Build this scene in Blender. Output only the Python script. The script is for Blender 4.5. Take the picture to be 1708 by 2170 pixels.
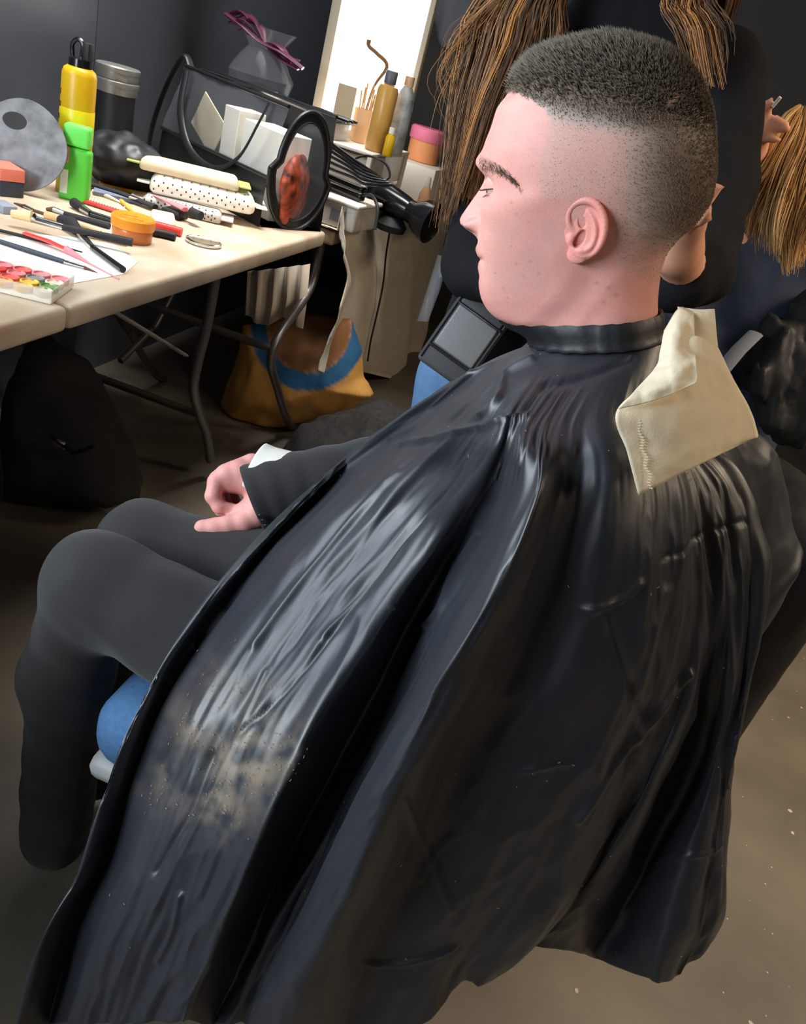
import bpy, bmesh, math, random
import numpy as np
from mathutils import Vector, Matrix, Quaternion
random.seed(7); RNG = np.random.default_rng(11)
for o in list(bpy.data.objects): bpy.data.objects.remove(o)
SC = bpy.context.scene
COL = SC.collection

# ------------------------------------------------------------------ camera
FPX, CPITCH, CROLL, CYAW = 1700.0, math.radians(28), math.radians(17), math.radians(7.6)
CAMP = np.array([0.0, 0.0, 1.2])
FW = np.array([-math.sin(CYAW)*math.cos(CPITCH), math.cos(CYAW)*math.cos(CPITCH), -math.sin(CPITCH)])
_r0 = np.array([math.cos(CYAW), math.sin(CYAW), 0.0]); _u0 = np.cross(_r0, FW)
RT = _r0*math.cos(CROLL) + _u0*math.sin(CROLL)
UP = -_r0*math.sin(CROLL) + _u0*math.cos(CROLL)
cam = bpy.data.cameras.new('camera'); camo = bpy.data.objects.new('camera', cam); COL.objects.link(camo)
cam.sensor_fit = 'VERTICAL'; cam.sensor_height = 24.0; cam.lens = 24.0*FPX/2170.0; cam.clip_start = 0.02; cam.clip_end = 60
camo.matrix_world = Matrix(((RT[0], UP[0], -FW[0], CAMP[0]), (RT[1], UP[1], -FW[1], CAMP[1]), (RT[2], UP[2], -FW[2], CAMP[2]), (0, 0, 0, 1)))
SC.camera = camo

# ------------------------------------------------------------------ world, lights, exposure
SC.view_settings.view_transform = 'Standard'; SC.view_settings.look = 'None'
SC.view_settings.gamma = 1.0; SC.view_settings.exposure = 0.12; SC.view_settings.use_curve_mapping = False
wd = bpy.data.worlds.new('room_ambience'); SC.world = wd; wd.use_nodes = True
wd.node_tree.nodes['Background'].inputs[0].default_value = (1.0, 0.93, 0.84, 1); wd.node_tree.nodes['Background'].inputs[1].default_value = 0.010
def area(name, loc, target, sx, sy, power, color):
    l = bpy.data.lights.new(name, 'AREA'); l.shape = 'RECTANGLE'; l.size = sx; l.size_y = sy; l.energy = power; l.color = color
    o = bpy.data.objects.new(name, l); COL.objects.link(o); o.location = loc
    o.rotation_euler = (Vector(target)-Vector(loc)).to_track_quat('-Z', 'Y').to_euler(); return o
area('vanity_light', (-1.45, 0.55, 1.52), (0.0, 0.60, 1.05), 1.5, 0.65, 23, (0.80, 0.90, 1.0))
area('fill_light_near', (-1.42, -0.55, 1.30), (0.0, 0.60, 1.05), 1.1, 0.4, 34, (0.84, 0.94, 1.0))  # unseen fill lamp, added to brighten the camera side of his face
area('ceiling_light', (-1.1, 2.0, 2.6), (-1.1, 2.0, 0), 1.7, 0.5, 15, (1.0, 0.97, 0.93)).data.spread = math.radians(60)
area('warm_room_light', (1.6, 1.7, 2.3), (0.95, 1.6, 0.2), 0.6, 0.6, 17, (1.0, 0.80, 0.58)).data.spread = math.radians(100)
area('warm_side_light', (1.9, 0.35, 2.3), (0.2, 0.7, 0.8), 0.8, 0.8, 15, (1.0, 0.80, 0.58))

# ------------------------------------------------------------------ pixel <-> place helpers (frame 1708 x 2170)
def ray(px, py): return FW + RT*(px-854)/FPX + UP*(1085-py)/FPX
def D(px, py, d): return CAMP + ray(px, py)*d
def Z(px, py, z):
    r = ray(px, py); return CAMP + r*(z-CAMP[2])/r[2]
def Y(px, py, y):
    r = ray(px, py); return CAMP + r*(y-CAMP[1])/r[1]
def X(px, py, x):
    r = ray(px, py); return CAMP + r*(x-CAMP[0])/r[0]
def prv(P):
    v = np.asarray(P)-CAMP; z = v@FW; return 854+FPX*(v@RT)/z, 1085-FPX*(v@UP)/z

# ------------------------------------------------------------------ materials
def srgb(r, g, b):
    f = lambda c: (c/12.92 if c <= 0.04045 else ((c+0.055)/1.055)**2.4)
    return (f(r/255), f(g/255), f(b/255))
def mat(name, col, rough=0.5, metal=0.0, spec=0.5, var=0.0, vscale=30.0, bump=0.0, bscale=200.0, trans=0.0, alpha=1.0, emit=0.0, sss=0.0, attr=None, coat=0.0, ior=1.45, stretch=None, sheen=0.0, col2=None):
    m = bpy.data.materials.new(name); m.use_nodes = True; nt = m.node_tree; b = nt.nodes['Principled BSDF']; L = nt.links.new
    b.inputs['Base Color'].default_value = (*col, 1); b.inputs['Roughness'].default_value = rough; b.inputs['Metallic'].default_value = metal
    b.inputs['Specular IOR Level'].default_value = spec; b.inputs['Transmission Weight'].default_value = trans; b.inputs['Alpha'].default_value = alpha
    b.inputs['Coat Weight'].default_value = coat; b.inputs['IOR'].default_value = ior; b.inputs['Sheen Weight'].default_value = sheen
    if emit: b.inputs['Emission Color'].default_value = (*col, 1); b.inputs['Emission Strength'].default_value = emit
    if sss:
        b.inputs['Subsurface Weight'].default_value = sss; b.inputs['Subsurface Radius'].default_value = (1, 0.35, 0.2); b.inputs['Subsurface Scale'].default_value = 0.004
    tc = nt.nodes.new('ShaderNodeTexCoord'); vec = tc.outputs['Object']
    if stretch:
        mp = nt.nodes.new('ShaderNodeMapping'); mp.inputs['Scale'].default_value = stretch; L(vec, mp.inputs['Vector']); vec = mp.outputs['Vector']
    src = None
    if attr:
        a = nt.nodes.new('ShaderNodeAttribute'); a.attribute_name = attr; src = a.outputs['Color']; L(src, b.inputs['Base Color'])
    if var:
        n = nt.nodes.new('ShaderNodeTexNoise'); n.inputs['Scale'].default_value = vscale; n.inputs['Detail'].default_value = 6; L(vec, n.inputs['Vector'])
        cr = nt.nodes.new('ShaderNodeMapRange'); cr.inputs['From Min'].default_value = 0.3; cr.inputs['From Max'].default_value = 0.7
        L(n.outputs['Fac'], cr.inputs['Value'])
        mx = nt.nodes.new('ShaderNodeMix'); mx.data_type = 'RGBA'; L(cr.outputs['Result'], mx.inputs['Factor'])
        if attr:
            cr.inputs['To Min'].default_value = 1-var; cr.inputs['To Max'].default_value = 1+var*0.5
            mx.blend_type = 'MULTIPLY'; mx.inputs['Factor'].default_value = 1.0
            for l in list(mx.inputs['Factor'].links): nt.links.remove(l)
            L(src, mx.inputs[6]); L(cr.outputs['Result'], mx.inputs[7])
        else:
            c2 = col2 if col2 else tuple(c*(1-var) for c in col)
            mx.inputs[6].default_value = (*c2, 1); mx.inputs[7].default_value = (*col, 1)
        L(mx.outputs[2], b.inputs['Base Color'])
    if bump:
        n = nt.nodes.new('ShaderNodeTexNoise'); n.inputs['Scale'].default_value = bscale; n.inputs['Detail'].default_value = 5; L(vec, n.inputs['Vector'])
        bp = nt.nodes.new('ShaderNodeBump'); bp.inputs['Strength'].default_value = bump; bp.inputs['Distance'].default_value = 0.002
        L(n.outputs['Fac'], bp.inputs['Height']); L(bp.outputs['Normal'], b.inputs['Normal'])
    return m
M = {}
def mk(key, *a, **k):
    M[key] = mat(key, *a, **k); return M[key]

# ------------------------------------------------------------------ object helpers
def tag(o, label=None, cat=None, group=None, kind=None):
    if label: o['label'] = label
    if cat: o['category'] = cat
    if group: o['group'] = group
    if kind: o['kind'] = kind
    return o
def thing(name, label, cat, loc=(0, 0, 0), rotz=0.0, group=None, mw=None):
    o = bpy.data.objects.new(name, None); o.empty_display_size = 0.05; COL.objects.link(o)
    if mw is not None: o.matrix_world = mw
    else: o.location = loc; o.rotation_euler = (0, 0, rotz)
    return tag(o, label, cat, group)
def mesh(name, V, Fc, m, parent=None, smooth=True, colors=None):
    me = bpy.data.meshes.new(name); me.from_pydata([tuple(map(float, v)) for v in V], [], [tuple(map(int, f)) for f in Fc]); me.update()
    if smooth: me.polygons.foreach_set('use_smooth', [True]*len(me.polygons))
    if colors is not None:
        at = me.color_attributes.new('Col', 'FLOAT_COLOR', 'POINT')
        c = np.ones((len(V), 4)); c[:, :3] = colors; at.data.foreach_set('color', c.ravel())
    o = bpy.data.objects.new(name, me); COL.objects.link(o)
    if m is not None: me.materials.append(M[m] if isinstance(m, str) else m)
    if parent: o.parent = parent
    return o
class G:
    """collects simple shapes into one mesh; T is an optional 4x4 applied to what is added"""
    def __init__(s): s.v = []; s.f = []; s.n = 0; s.mi = []
    def add(s, V, Fc, T=None, mi=0):
        V = np.asarray(V, float)
        if T is not None:
            T = np.array(T); V = V@T[:3, :3].T + T[:3, 3]
        s.v.append(V); s.f += [tuple(i+s.n for i in f) for f in Fc]; s.mi += [mi]*len(Fc); s.n += len(V); return s
    def bm(s, bm, T=None, mi=0):
        bm.verts.index_update(); V = [v.co[:] for v in bm.verts]; Fc = [[v.index for v in f.verts] for f in bm.faces]; bm.free(); return s.add(V, Fc, T, mi)
    def box(s, c, d, bev=0.0, seg=2, T=None, rz=0.0, mi=0, taper=1.0):
        b = bmesh.new(); bmesh.ops.create_cube(b, size=1.0)
        for v in b.verts:
            k = taper if v.co.z > 0 else 1.0
            v.co = Vector((v.co.x*d[0]*k, v.co.y*d[1]*k, v.co.z*d[2]))
        if bev: bmesh.ops.bevel(b, geom=list(b.edges), offset=bev, segments=seg, profile=0.5, affect='EDGES')
        R = Matrix.Translation(c) @ Matrix.Rotation(rz, 4, 'Z')
        return s.bm(b, (Matrix(T) @ R) if T is not None else R, mi)
    def lathe(s, prof, n=24, T=None, mi=0, sx=1.0, sy=1.0):
        V = []; Fc = []
        for r, z in prof:
            for k in range(n):
                a = 2*math.pi*k/n; V.append((r*math.cos(a)*sx, r*math.sin(a)*sy, z))
        for i in range(len(prof)-1):
            for k in range(n):
                k2 = (k+1) % n; Fc.append((i*n+k, i*n+k2, (i+1)*n+k2, (i+1)*n+k))
        if prof[0][0] > 1e-6: Fc.append(tuple(range(n-1, -1, -1)))
        if prof[-1][0] > 1e-6: Fc.append(tuple((len(prof)-1)*n+k for k in range(n)))
        return s.add(V, Fc, T, mi)
    def tube(s, pts, r, n=8, T=None, mi=0, flat=1.0, cap=True, sub=0):
        P = [Vector(map(float, p)) for p in pts]
        rr = list(r) if hasattr(r, '__len__') else [r]*len(P)
        if sub:
            A = spline(np.array(P), len(P)*sub); rr = list(np.interp(np.linspace(0, 1, len(A)), np.linspace(0, 1, len(rr)), rr)); P = [Vector(a) for a in A]
        V = []; Fc = []; up = None
        for i, p in enumerate(P):
            t = (P[min(i+1, len(P)-1)]-P[max(i-1, 0)]); t = t.normalized() if t.length > 1e-9 else Vector((0, 0, 1))
            if up is None: up = t.orthogonal().normalized() if abs(t.z) > 0.95 else t.cross(Vector((0, 0, 1))).normalized()
            up = (up - t*up.dot(t)); up = up.normalized() if up.length > 1e-6 else t.orthogonal().normalized()
            w = t.cross(up)
            for k in range(n):
                a = 2*math.pi*k/n; V.append(p + up*(math.cos(a)*rr[i]) + w*(math.sin(a)*rr[i]*flat))
        for i in range(len(P)-1):
            for k in range(n):
                k2 = (k+1) % n; Fc.append((i*n+k, i*n+k2, (i+1)*n+k2, (i+1)*n+k))
        if cap:
            Fc.append(tuple(range(n-1, -1, -1))); Fc.append(tuple((len(P)-1)*n+k for k in range(n)))
        return s.add([tuple(v) for v in V], Fc, T, mi)
    def prism(s, poly, h, T=None, mi=0):
        n = len(poly); V = [(x, y, 0) for x, y in poly]+[(x, y, h) for x, y in poly]
        Fc = [tuple(range(n-1, -1, -1)), tuple(range(n, 2*n))]+[(i, (i+1) % n, n+(i+1) % n, n+i) for i in range(n)]
        return s.add(V, Fc, T, mi)
    def grid(s, A, closed=False, T=None, mi=0):
        A = np.asarray(A); m, n = A.shape[:2]; Fc = []
        for i in range(m-1):
            for j in range(n if closed else n-1):
                j2 = (j+1) % n; Fc.append((i*n+j, i*n+j2, (i+1)*n+j2, (i+1)*n+j))
        return s.add(A.reshape(-1, 3), Fc, T, mi)
    def build(s, name, m, parent=None, smooth=True, flat_angle=None):
        V = np.concatenate(s.v) if s.v else np.zeros((0, 3))
        o = mesh(name, V, s.f, None, parent, smooth)
        for x in (m if isinstance(m, (list, tuple)) else [m]): o.data.materials.append(M[x] if isinstance(x, str) else x)
        if isinstance(m, (list, tuple)): o.data.polygons.foreach_set('material_index', s.mi)
        if smooth:
            try: o.data.set_sharp_from_angle(angle=math.radians(38))
            except Exception: pass
        return o
def spline(P, n, closed=False):
    P = np.asarray(P, float); k = len(P)
    t = np.linspace(0, k if closed else k-1, n, endpoint=not closed); i = np.floor(t).astype(int)
    if not closed: i = np.minimum(i, k-2)
    u = (t-i)[:, None]
    g = (lambda j: P[j % k]) if closed else (lambda j: np.where((j < 0)[:, None], 2*P[0]-P[1], np.where((j > k-1)[:, None], 2*P[-1]-P[-2], P[np.clip(j, 0, k-1)])))
    a, b, c, d = g(i-1), g(i), g(i+1), g(i+2)
    return 0.5*((2*b)+(-a+c)*u+(2*a-5*b+4*c-d)*u*u+(-a+3*b-3*c+d)*u**3)
def resample(P, n):
    P = np.asarray(P, float); d = np.r_[0, np.cumsum(np.linalg.norm(np.diff(P, axis=0), axis=1))]; d /= d[-1]
    t = np.linspace(0, 1, n); return np.stack([np.interp(t, d, P[:, k]) for k in range(P.shape[1])], 1)
def pchip(x, y, q):
    x = np.asarray(x, float); y = np.asarray(y, float); o = np.argsort(x); x = x[o]; y = y[o]
    h = np.diff(x); dl = np.diff(y)/h; m = np.zeros_like(y)
    for i in range(1, len(x)-1):
        if dl[i-1]*dl[i] > 0:
            w1 = 2*h[i]+h[i-1]; w2 = h[i]+2*h[i-1]; m[i] = (w1+w2)/(w1/dl[i-1]+w2/dl[i])
    m[0] = dl[0]; m[-1] = dl[-1]; q = np.clip(q, x[0], x[-1]); i = np.clip(np.searchsorted(x, q)-1, 0, len(x)-2); t = (q-x[i])/h[i]
    return y[i]*(1+2*t)*(1-t)**2+h[i]*m[i]*t*(1-t)**2+y[i+1]*t*t*(3-2*t)+h[i]*m[i+1]*t*t*(t-1)
def sstep(a, b, x):
    t = np.clip((x-a)/(b-a), 0, 1); return t*t*(3-2*t)
def vnoise(P, seed=0):
    """smooth value noise in [-1, 1] for (N,2) or (N,3)"""
    P = np.asarray(P, float)
    if P.shape[1] == 2: P = np.c_[P, np.zeros(len(P))]
    i = np.floor(P).astype(np.int64); u = P-i; u = u*u*u*(u*(u*6-15)+10)
    def h(a, b, c):
        n = (a*374761393+b*668265263+c*2147483647+seed*974634533) & 0x7fffffff
        n = ((n ^ (n >> 13))*1274126177) & 0x7fffffff; n = n ^ (n >> 16); n = (n*2246822519) & 0x7fffffff
        return (n & 0xffff)/32767.5-1
    r = 0
    for a in (0, 1):
        for b in (0, 1):
            for c in (0, 1):
                r = r+h(i[:, 0]+a, i[:, 1]+b, i[:, 2]+c)*(u[:, 0] if a else 1-u[:, 0])*(u[:, 1] if b else 1-u[:, 1])*(u[:, 2] if c else 1-u[:, 2])
    return r
def fbm(P, o=4, seed=0):
    P = np.asarray(P, float); r = 0; a = 1.0
    for k in range(o): r = r+a*vnoise(P*2**k, seed+k); a *= 0.5
    return r
# signed distance helpers and a surface-nets mesher for bodies, hands, ears
def smin(a, b, k):
    h = np.clip(0.5+0.5*(b-a)/k, 0, 1); return b*(1-h)+a*h-k*h*(1-h)
def sd_caps(P, a, b, ra, rb):
    a = np.asarray(a, float); b = np.asarray(b, float); d = b-a; t = np.clip(((P-a)@d)/max(d@d, 1e-12), 0, 1)
    return np.linalg.norm(P-a-t[:, None]*d, axis=1)-(ra+(rb-ra)*t)
def sd_ell(P, c, r, Rm=None):
    q = P-np.asarray(c, float)
    if Rm is not None: q = q@Rm
    r = np.asarray(r, float); k0 = np.linalg.norm(q/r, axis=1); k1 = np.linalg.norm(q/(r*r), axis=1); return k0*(k0-1)/np.maximum(k1, 1e-9)
def chain(P, pts, k, d=None):
    for (a, ra), (b, rb) in zip(pts[:-1], pts[1:]):
        c = sd_caps(P, a, b, ra, rb); d = c if d is None else smin(d, c, k)
    return d
def nets(f, lo, hi, h):
    lo = np.asarray(lo, float); n = np.maximum(np.ceil((np.asarray(hi)-lo)/h).astype(int)+1, 4)
    xs = [lo[k]+h*np.arange(n[k]) for k in range(3)]
    X_, Y_, Z_ = np.meshgrid(*xs, indexing='ij'); P = np.stack([X_.ravel(), Y_.ravel(), Z_.ravel()], 1)
    v = np.empty(len(P)); 
    for s in range(0, len(P), 400000): v[s:s+400000] = f(P[s:s+400000])
    v = v.reshape(n); s = v < 0
    cnt = np.zeros(n-1); acc = np.zeros((*(n-1), 3))
    cor = [(a, b, c) for a in (0, 1) for b in (0, 1) for c in (0, 1)]
    sl = lambda a, b, c: (slice(a, n[0]-1+a), slice(b, n[1]-1+b), slice(c, n[2]-1+c))
    for i, p in enumerate(cor):
        for q in cor[i+1:]:
            if sum(abs(x-y) for x, y in zip(p, q)) != 1: continue
            va, vb = v[sl(*p)], v[sl(*q)]; cr = (va < 0) != (vb < 0)
            t = np.where(cr, va/np.where(cr, va-vb, 1), 0); cnt += cr
            for k in range(3): acc[..., k] += np.where(cr, p[k]+t*(q[k]-p[k]), 0)
    act = cnt > 0; idx = -np.ones(n-1, int); idx[act] = np.arange(act.sum()); g = np.argwhere(act)
    V = lo+h*(g+acc[act]/cnt[act][:, None]); Fc = []
    for ax in range(3):
        o1, o2 = [(1, 2), (2, 0), (0, 1)][ax]
        a = [slice(1, n[k]-1) for k in range(3)]; a[ax] = slice(0, n[ax]-1); b = list(a); b[ax] = slice(1, n[ax])
        sa, sb = s[tuple(a)], s[tuple(b)]; base = np.array([x.start for x in a])
        for flip in (0, 1):
            c = np.argwhere((sa & ~sb) if not flip else (~sa & sb))+base
            if not len(c): continue
            def at(d1, d2):
                e = c.copy(); e[:, o1] -= d1; e[:, o2] -= d2; return idx[e[:, 0], e[:, 1], e[:, 2]]
            q = np.stack([at(1, 1), at(0, 1), at(0, 0), at(1, 0)], 1)
            Fc.append(q if not flip else q[:, ::-1])
    return V, np.concatenate(Fc)
def frame(o, x, z):
    """matrix with origin o, x axis near x, z axis near z"""
    z = Vector(z).normalized(); x = Vector(x); x = (x-z*x.dot(z)).normalized(); y = z.cross(x)
    return Matrix(((x[0], y[0], z[0], o[0]), (x[1], y[1], z[1], o[1]), (x[2], y[2], z[2], o[2]), (0, 0, 0, 1)))
def solidify(o, t, off=-1.0):
    m = o.modifiers.new('thickness', 'SOLIDIFY'); m.thickness = t; m.offset = off; return o
# ------------------------------------------------------------------ the room
mk('slate_wall', srgb(92, 98, 112), 0.33, var=0.12, vscale=3, bump=0.05, bscale=60)
mk('dark_wall', srgb(72, 70, 66), 0.7, var=0.15, vscale=2)
mk('concrete_floor', srgb(118, 110, 98), 0.5, var=0.42, vscale=3.5, bump=0.12, bscale=60)
def plank(name, c, d, m):
    o = G().box(c, d).build(name, m, smooth=False); return tag(o, kind='structure')
plank('floor', (0.6, 2.0, -0.05), (6.0, 9.0, 0.1), 'concrete_floor')
wl = plank('wall_left', (-1.60, 1.15, 1.4), (0.12, 2.3, 2.8), 'slate_wall')
g = G().box((-1.60, 3.405, 1.4), (0.11, 2.19, 2.8)); p = g.build('wall_panel', 'slate_wall', wl, smooth=False)
plank('wall_back', (0.6, 4.56, 1.4), (6.0, 0.12, 2.8), 'dark_wall')
plank('wall_right', (3.56, 2.0, 1.4), (0.12, 5.0, 2.8), 'dark_wall')
# pale specks of paint and dust trodden into the floor
mk('paint_speck', srgb(190, 180, 165), 0.8)
g = G()
for k in range(260):
    x = random.uniform(-0.2, 1.6); y = random.uniform(0.6, 2.6); r = random.choice([.0012, .0016, .002, .002, .003, .005]); n = 6
    pts = [(x+r*random.uniform(.6, 1.3)*math.cos(2*math.pi*i/n), y+r*random.uniform(.6, 1.3)*math.sin(2*math.pi*i/n)) for i in range(n)]
    g.prism(pts, 0.0006, Matrix.Translation((0, 0, 0.0)))
tag(g.build('paint_specks', 'paint_speck', smooth=False), 'tiny pale paint and dust specks scattered on the grey concrete floor', 'specks', kind='stuff')
# ------------------------------------------------------------------ seated man: head
HEADYAW = math.radians(5)
H0 = D(1270, 380, 0.67)
NW = np.array([-math.sin(HEADYAW), -math.cos(HEADYAW), 0.0])      # his left side
def PL(px, py):
    r = ray(px, py); return CAMP + r*(((H0-CAMP)@NW)/(r@NW))
BH = PL(1270, 280)-PL(1270, 480); BH /= np.linalg.norm(BH); AH = np.cross(BH, NW); AH /= np.linalg.norm(AH)
if AH@RT < 0: AH = -AH
def ab(px, py):
    p = PL(px, py)-H0; return np.array([p@AH, p@BH])
def hpt(a, b, c): return H0 + np.multiply.outer(a, AH) + np.multiply.outer(b, BH) + np.multiply.outer(c, NW)
fr = [(1290,92),(1230,98),(1170,118),(1122,148),(1096,182),(1078,210),(1062,232),(1050,270),(1035,310),(1029,338),(1030,352),(1032,375),(1034,400),(1031,430),(1026,460),(1022,490),(1019,520),(1019,545),(1019,570),(1018,600),(1021,623),(1030,645),(1046,664),(1078,681),(1106,694),(1130,712),(1140,740),(1135,780)]
bk = [(1290,92),(1350,96),(1410,112),(1460,146),(1493,192),(1510,250),(1517,310),(1517,360),(1508,415),(1478,466),(1440,503),(1410,546),(1399,590),(1394,641),(1394,690),(1395,740),(1396,780)]
fa = np.array([ab(*p) for p in fr]); ba = np.array([ab(*p) for p in bk])
btop = fa[0, 1]; bbot = ab(1260, 780)[1]
NR, NA = 330, 300
tt = np.linspace(0, 1, NR); uu = tt*math.sqrt(btop-bbot)*0.999
uu = np.where(tt < 0.25, uu, uu); bb = btop-np.linspace(0, 1, NR)**1.35*(btop-bbot); bb[0] = btop-1e-6
ub = np.sqrt(np.maximum(btop-bb, 0))
U = lambda arr: np.sqrt(np.maximum(btop-arr, 0))
def mono(arr):
    a = arr.copy(); o = np.argsort(-a[:, 1]); a = a[o]; k = [0]
    for i in range(1, len(a)):
        if a[k[-1], 1]-a[i, 1] > 1e-5: k.append(i)
    return a[k]
fa = mono(fa); ba = mono(ba)
Fr = pchip(U(fa[:, 1]), fa[:, 0], ub); Bk = pchip(U(ba[:, 1]), ba[:, 0], ub)
pyb = lambda py: ab(1250, py)[1]
def rowf(lst): return pchip(U(np.array([pyb(p) for p, _ in lst])), [v for _, v in lst], ub)
Hw = rowf([(92,0.0),(96,.022),(104,.036),(122,.050),(150,.0605),(195,.069),(260,.0745),(330,.076),(400,.0735),(440,.070),(500,.0645),(560,.060),(620,.057),(660,.0555),(700,.0555),(740,.055),(780,.054)])
ac = rowf([(92,0.0),(200,ab(1310,200)[0]),(330,ab(1310,330)[0]),(430,ab(1275,430)[0]),(520,ab(1245,520)[0]),(600,ab(1245,600)[0]),(660,ab(1262,660)[0]),(700,ab(1268,700)[0]),(780,ab(1272,780)[0])])
ac[ub < U(np.array([pyb(200)]))[0]] = np.interp(ub, [0, U(np.array([pyb(200)]))[0]], [Fr[0], ab(1310,200)[0]])[ub < U(np.array([pyb(200)]))[0]]
nf = rowf([(92,2.0),(250,2.5),(400,2.55),(480,2.35),(560,2.2),(640,2.0),(780,2.0)])
th = np.linspace(-1, 1, NA, endpoint=False); th = math.pi*np.sign(th)*np.abs(th)**1.35       # denser at the face
ct, st = np.cos(th), np.sin(th)
Agrid = np.zeros((NR, NA)); Cgrid = np.zeros((NR, NA))
for i in range(NR):
    front = ct > 0; n_ = np.where(front, nf[i], 2.15)
    L_ = np.where(front, ac[i]-Fr[i], Bk[i]-ac[i])
    Agrid[i] = ac[i]-np.sign(ct)*L_*np.abs(ct)**(2/n_); Cgrid[i] = Hw[i]*np.sign(st)*np.abs(st)**(2/n_)
Bgrid = np.repeat(bb[:, None], NA, 1)
def pxof(A, B):
    s = A.shape; x, y = prv(hpt(A.ravel(), B.ravel(), np.zeros(A.size))); return x.reshape(s), y.reshape(s)
def pxside(A, B, C):
    s = A.shape; x, y = prv(hpt(A.ravel(), B.ravel(), np.abs(C).ravel())); return x.reshape(s), y.reshape(s)
PX, PY = pxof(Agrid, Bgrid); AC = np.abs(Cgrid); frontw = np.repeat((ct > 0)[None]*1.0, NR, 0)
MPX = np.linalg.norm(PL(1271, 420)-PL(1270, 420))     # metres per pixel on the face
# nose
nd = np.interp(PY, [370, 387, 408, 437, 452, 461, 470, 478, 484, 492, 500, 510], [0, 10, 26, 45, 54, 57, 54, 44, 36, 22, 11, 0])*MPX
nw = np.interp(PY, [370, 408, 437, 455, 470, 485, 505], [.0075, .0085, .0100, .0125, .0145, .0145, .012])
dA = -nd*np.exp(-(AC/nw)**2.4)*frontw
dA += -9*MPX*np.exp(-((PY-338)/15)**2)*np.exp(-(AC/.036)**4)*frontw
dA += -9*MPX*np.exp(-((PY-526)/13)**2)*np.exp(-(AC/.021)**2)*frontw-3*MPX*np.exp(-((PY-564)/9)**2)*np.exp(-(AC/.019)**2)*frontw+3*MPX*np.exp(-((PY-583)/9)**2)*np.exp(-(AC/.018)**2)*frontw
# alae
dA += -0.0090*np.exp(-((PY-472)/11.5)**2-((AC-.0160)/.0050)**2)*frontw
dA += 0.0022*(np.exp(-((PY-470)/16)**2-((AC-.0225)/.0030)**2)+0.8*np.exp(-((PY-455)/5)**2-((AC-.0155)/.006)**2))*frontw
# eye sockets, brow ridge, cheekbone, lips, philtrum
dA += 0.0085*np.exp(-((PY-393)/21)**2-((AC-.031)/.0165)**2)*frontw
dA += -0.0030*np.exp(-((PY-350)/16)**2-((AC-.030)/.022)**2)*frontw
dA += -0.0025*np.exp(-((PY-440)/26)**2-((AC-.045)/.016)**2)*frontw
lipw = np.exp(-(AC/.020)**4)
dA += 0.0022*np.exp(-((PY-546)/5)**2)*np.exp(-(AC/.024)**4)*frontw
dA += 0.0022*np.exp(-((PY-545)/10)**2-((AC-.027)/.006)**2)*frontw
dA += 0.0015*np.exp(-((PY-500)/30)**2-((AC-.030-(PY-500)*.00008)/.005)**2)*frontw      # nasolabial fold
Agrid = Agrid+dA
# jaw line over the neck, neck muscle
jx = np.interp(PY, [540, 570, 620, 660, 690, 705], [1222, 1205, 1165, 1122, 1080, 1060])
PX2, PY = pxside(Agrid, Bgrid, Cgrid)
below = sstep(-12, 60, PX2-jx)*sstep(545, 575, PY)*(1-sstep(1240, 1330, PX2))
dC = -0.0030*below
dC += 0.0006*np.exp(-((PX2-np.interp(PY, [560, 700], [1325, 1215]))/20)**2)*sstep(570, 610, PY)
dC += 0.0012*np.exp(-((PX2-1120)/40)**2-((PY-430)/30)**2)
dC += 0.0015*np.exp(-((PX2-1185)/35)**2-((PY-540)/40)**2)
Cgrid = Cgrid+np.sign(Cgrid)*dC
HV = hpt(Agrid.ravel(), Bgrid.ravel(), Cgrid.ravel())
HF = []
for i in range(NR-1):
    for j in range(NA):
        j2 = (j+1) % NA; HF.append((i*NA+j, i*NA+j2, (i+1)*NA+j2, (i+1)*NA+j))
# hair map in profile coordinates: 0 skin .. 1 full hair
HX, HY = pxside(Agrid, Bgrid, Cgrid)
def hairline_x(y):   # front border of the clipped hair
    return np.interp(y, [150, 190, 205, 230, 262, 300, 345, 372, 395, 428, 440], [1050, 1068, 1110, 1152, 1158, 1150, 1142, 1128, 1140, 1150, 1175])
def hair_density(x, y, z3=0):
    wob = 6*vnoise(np.c_[x.ravel()/14, y.ravel()/14], 3).reshape(x.shape)
    inside = sstep(-6, 14, x+wob-hairline_x(y))
    nape = np.interp(x, [1100, 1150, 1200, 1290, 1310, 1350, 1400, 1450], [425, 432, 424, 440, 560, 590, 600, 590])
    inside *= 1-sstep(-16, 18, y+wob-nape)
    # fade: lower = thinner ; back = denser
    f = 0.14+0.86*(1-sstep(160, 285, y-0.20*(x-1150)))
    back = sstep(1270, 1480, x)*(1-sstep(440, 570, y)); f = np.maximum(f, 0.2+0.5*back)
    f = np.where(y < 205, np.maximum(f, 0.9), f)
    scar = np.exp(-(((x-1427)*0.62+(y-212)*0.78)/7)**2-(((x-1427)*0.78-(y-212)*0.62)/24)**2)
    return inside*f*(1-0.9*scar)
HD = hair_density(HX, HY)
skin = np.array(srgb(226, 163, 153)); fs = np.array(srgb(178, 162, 153)); hairc = np.array(srgb(96, 84, 72))
n1 = fbm(np.c_[HX.ravel()/45, HY.ravel()/45], 4, 5).reshape(HX.shape)
col = np.zeros((NR, NA, 3))+skin
red = np.exp(-((HX-1120)/90)**2-((HY-430)/60)**2)*0.35+0.35*np.exp(-((HX-985)/30)**2-((HY-465)/25)**2)+0.25*sstep(575, 640, HY)
col *= 1+np.stack([0*n1+0.02*n1, 0.05*n1-0.10*red, 0.05*n1-0.09*red], -1)
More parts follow.
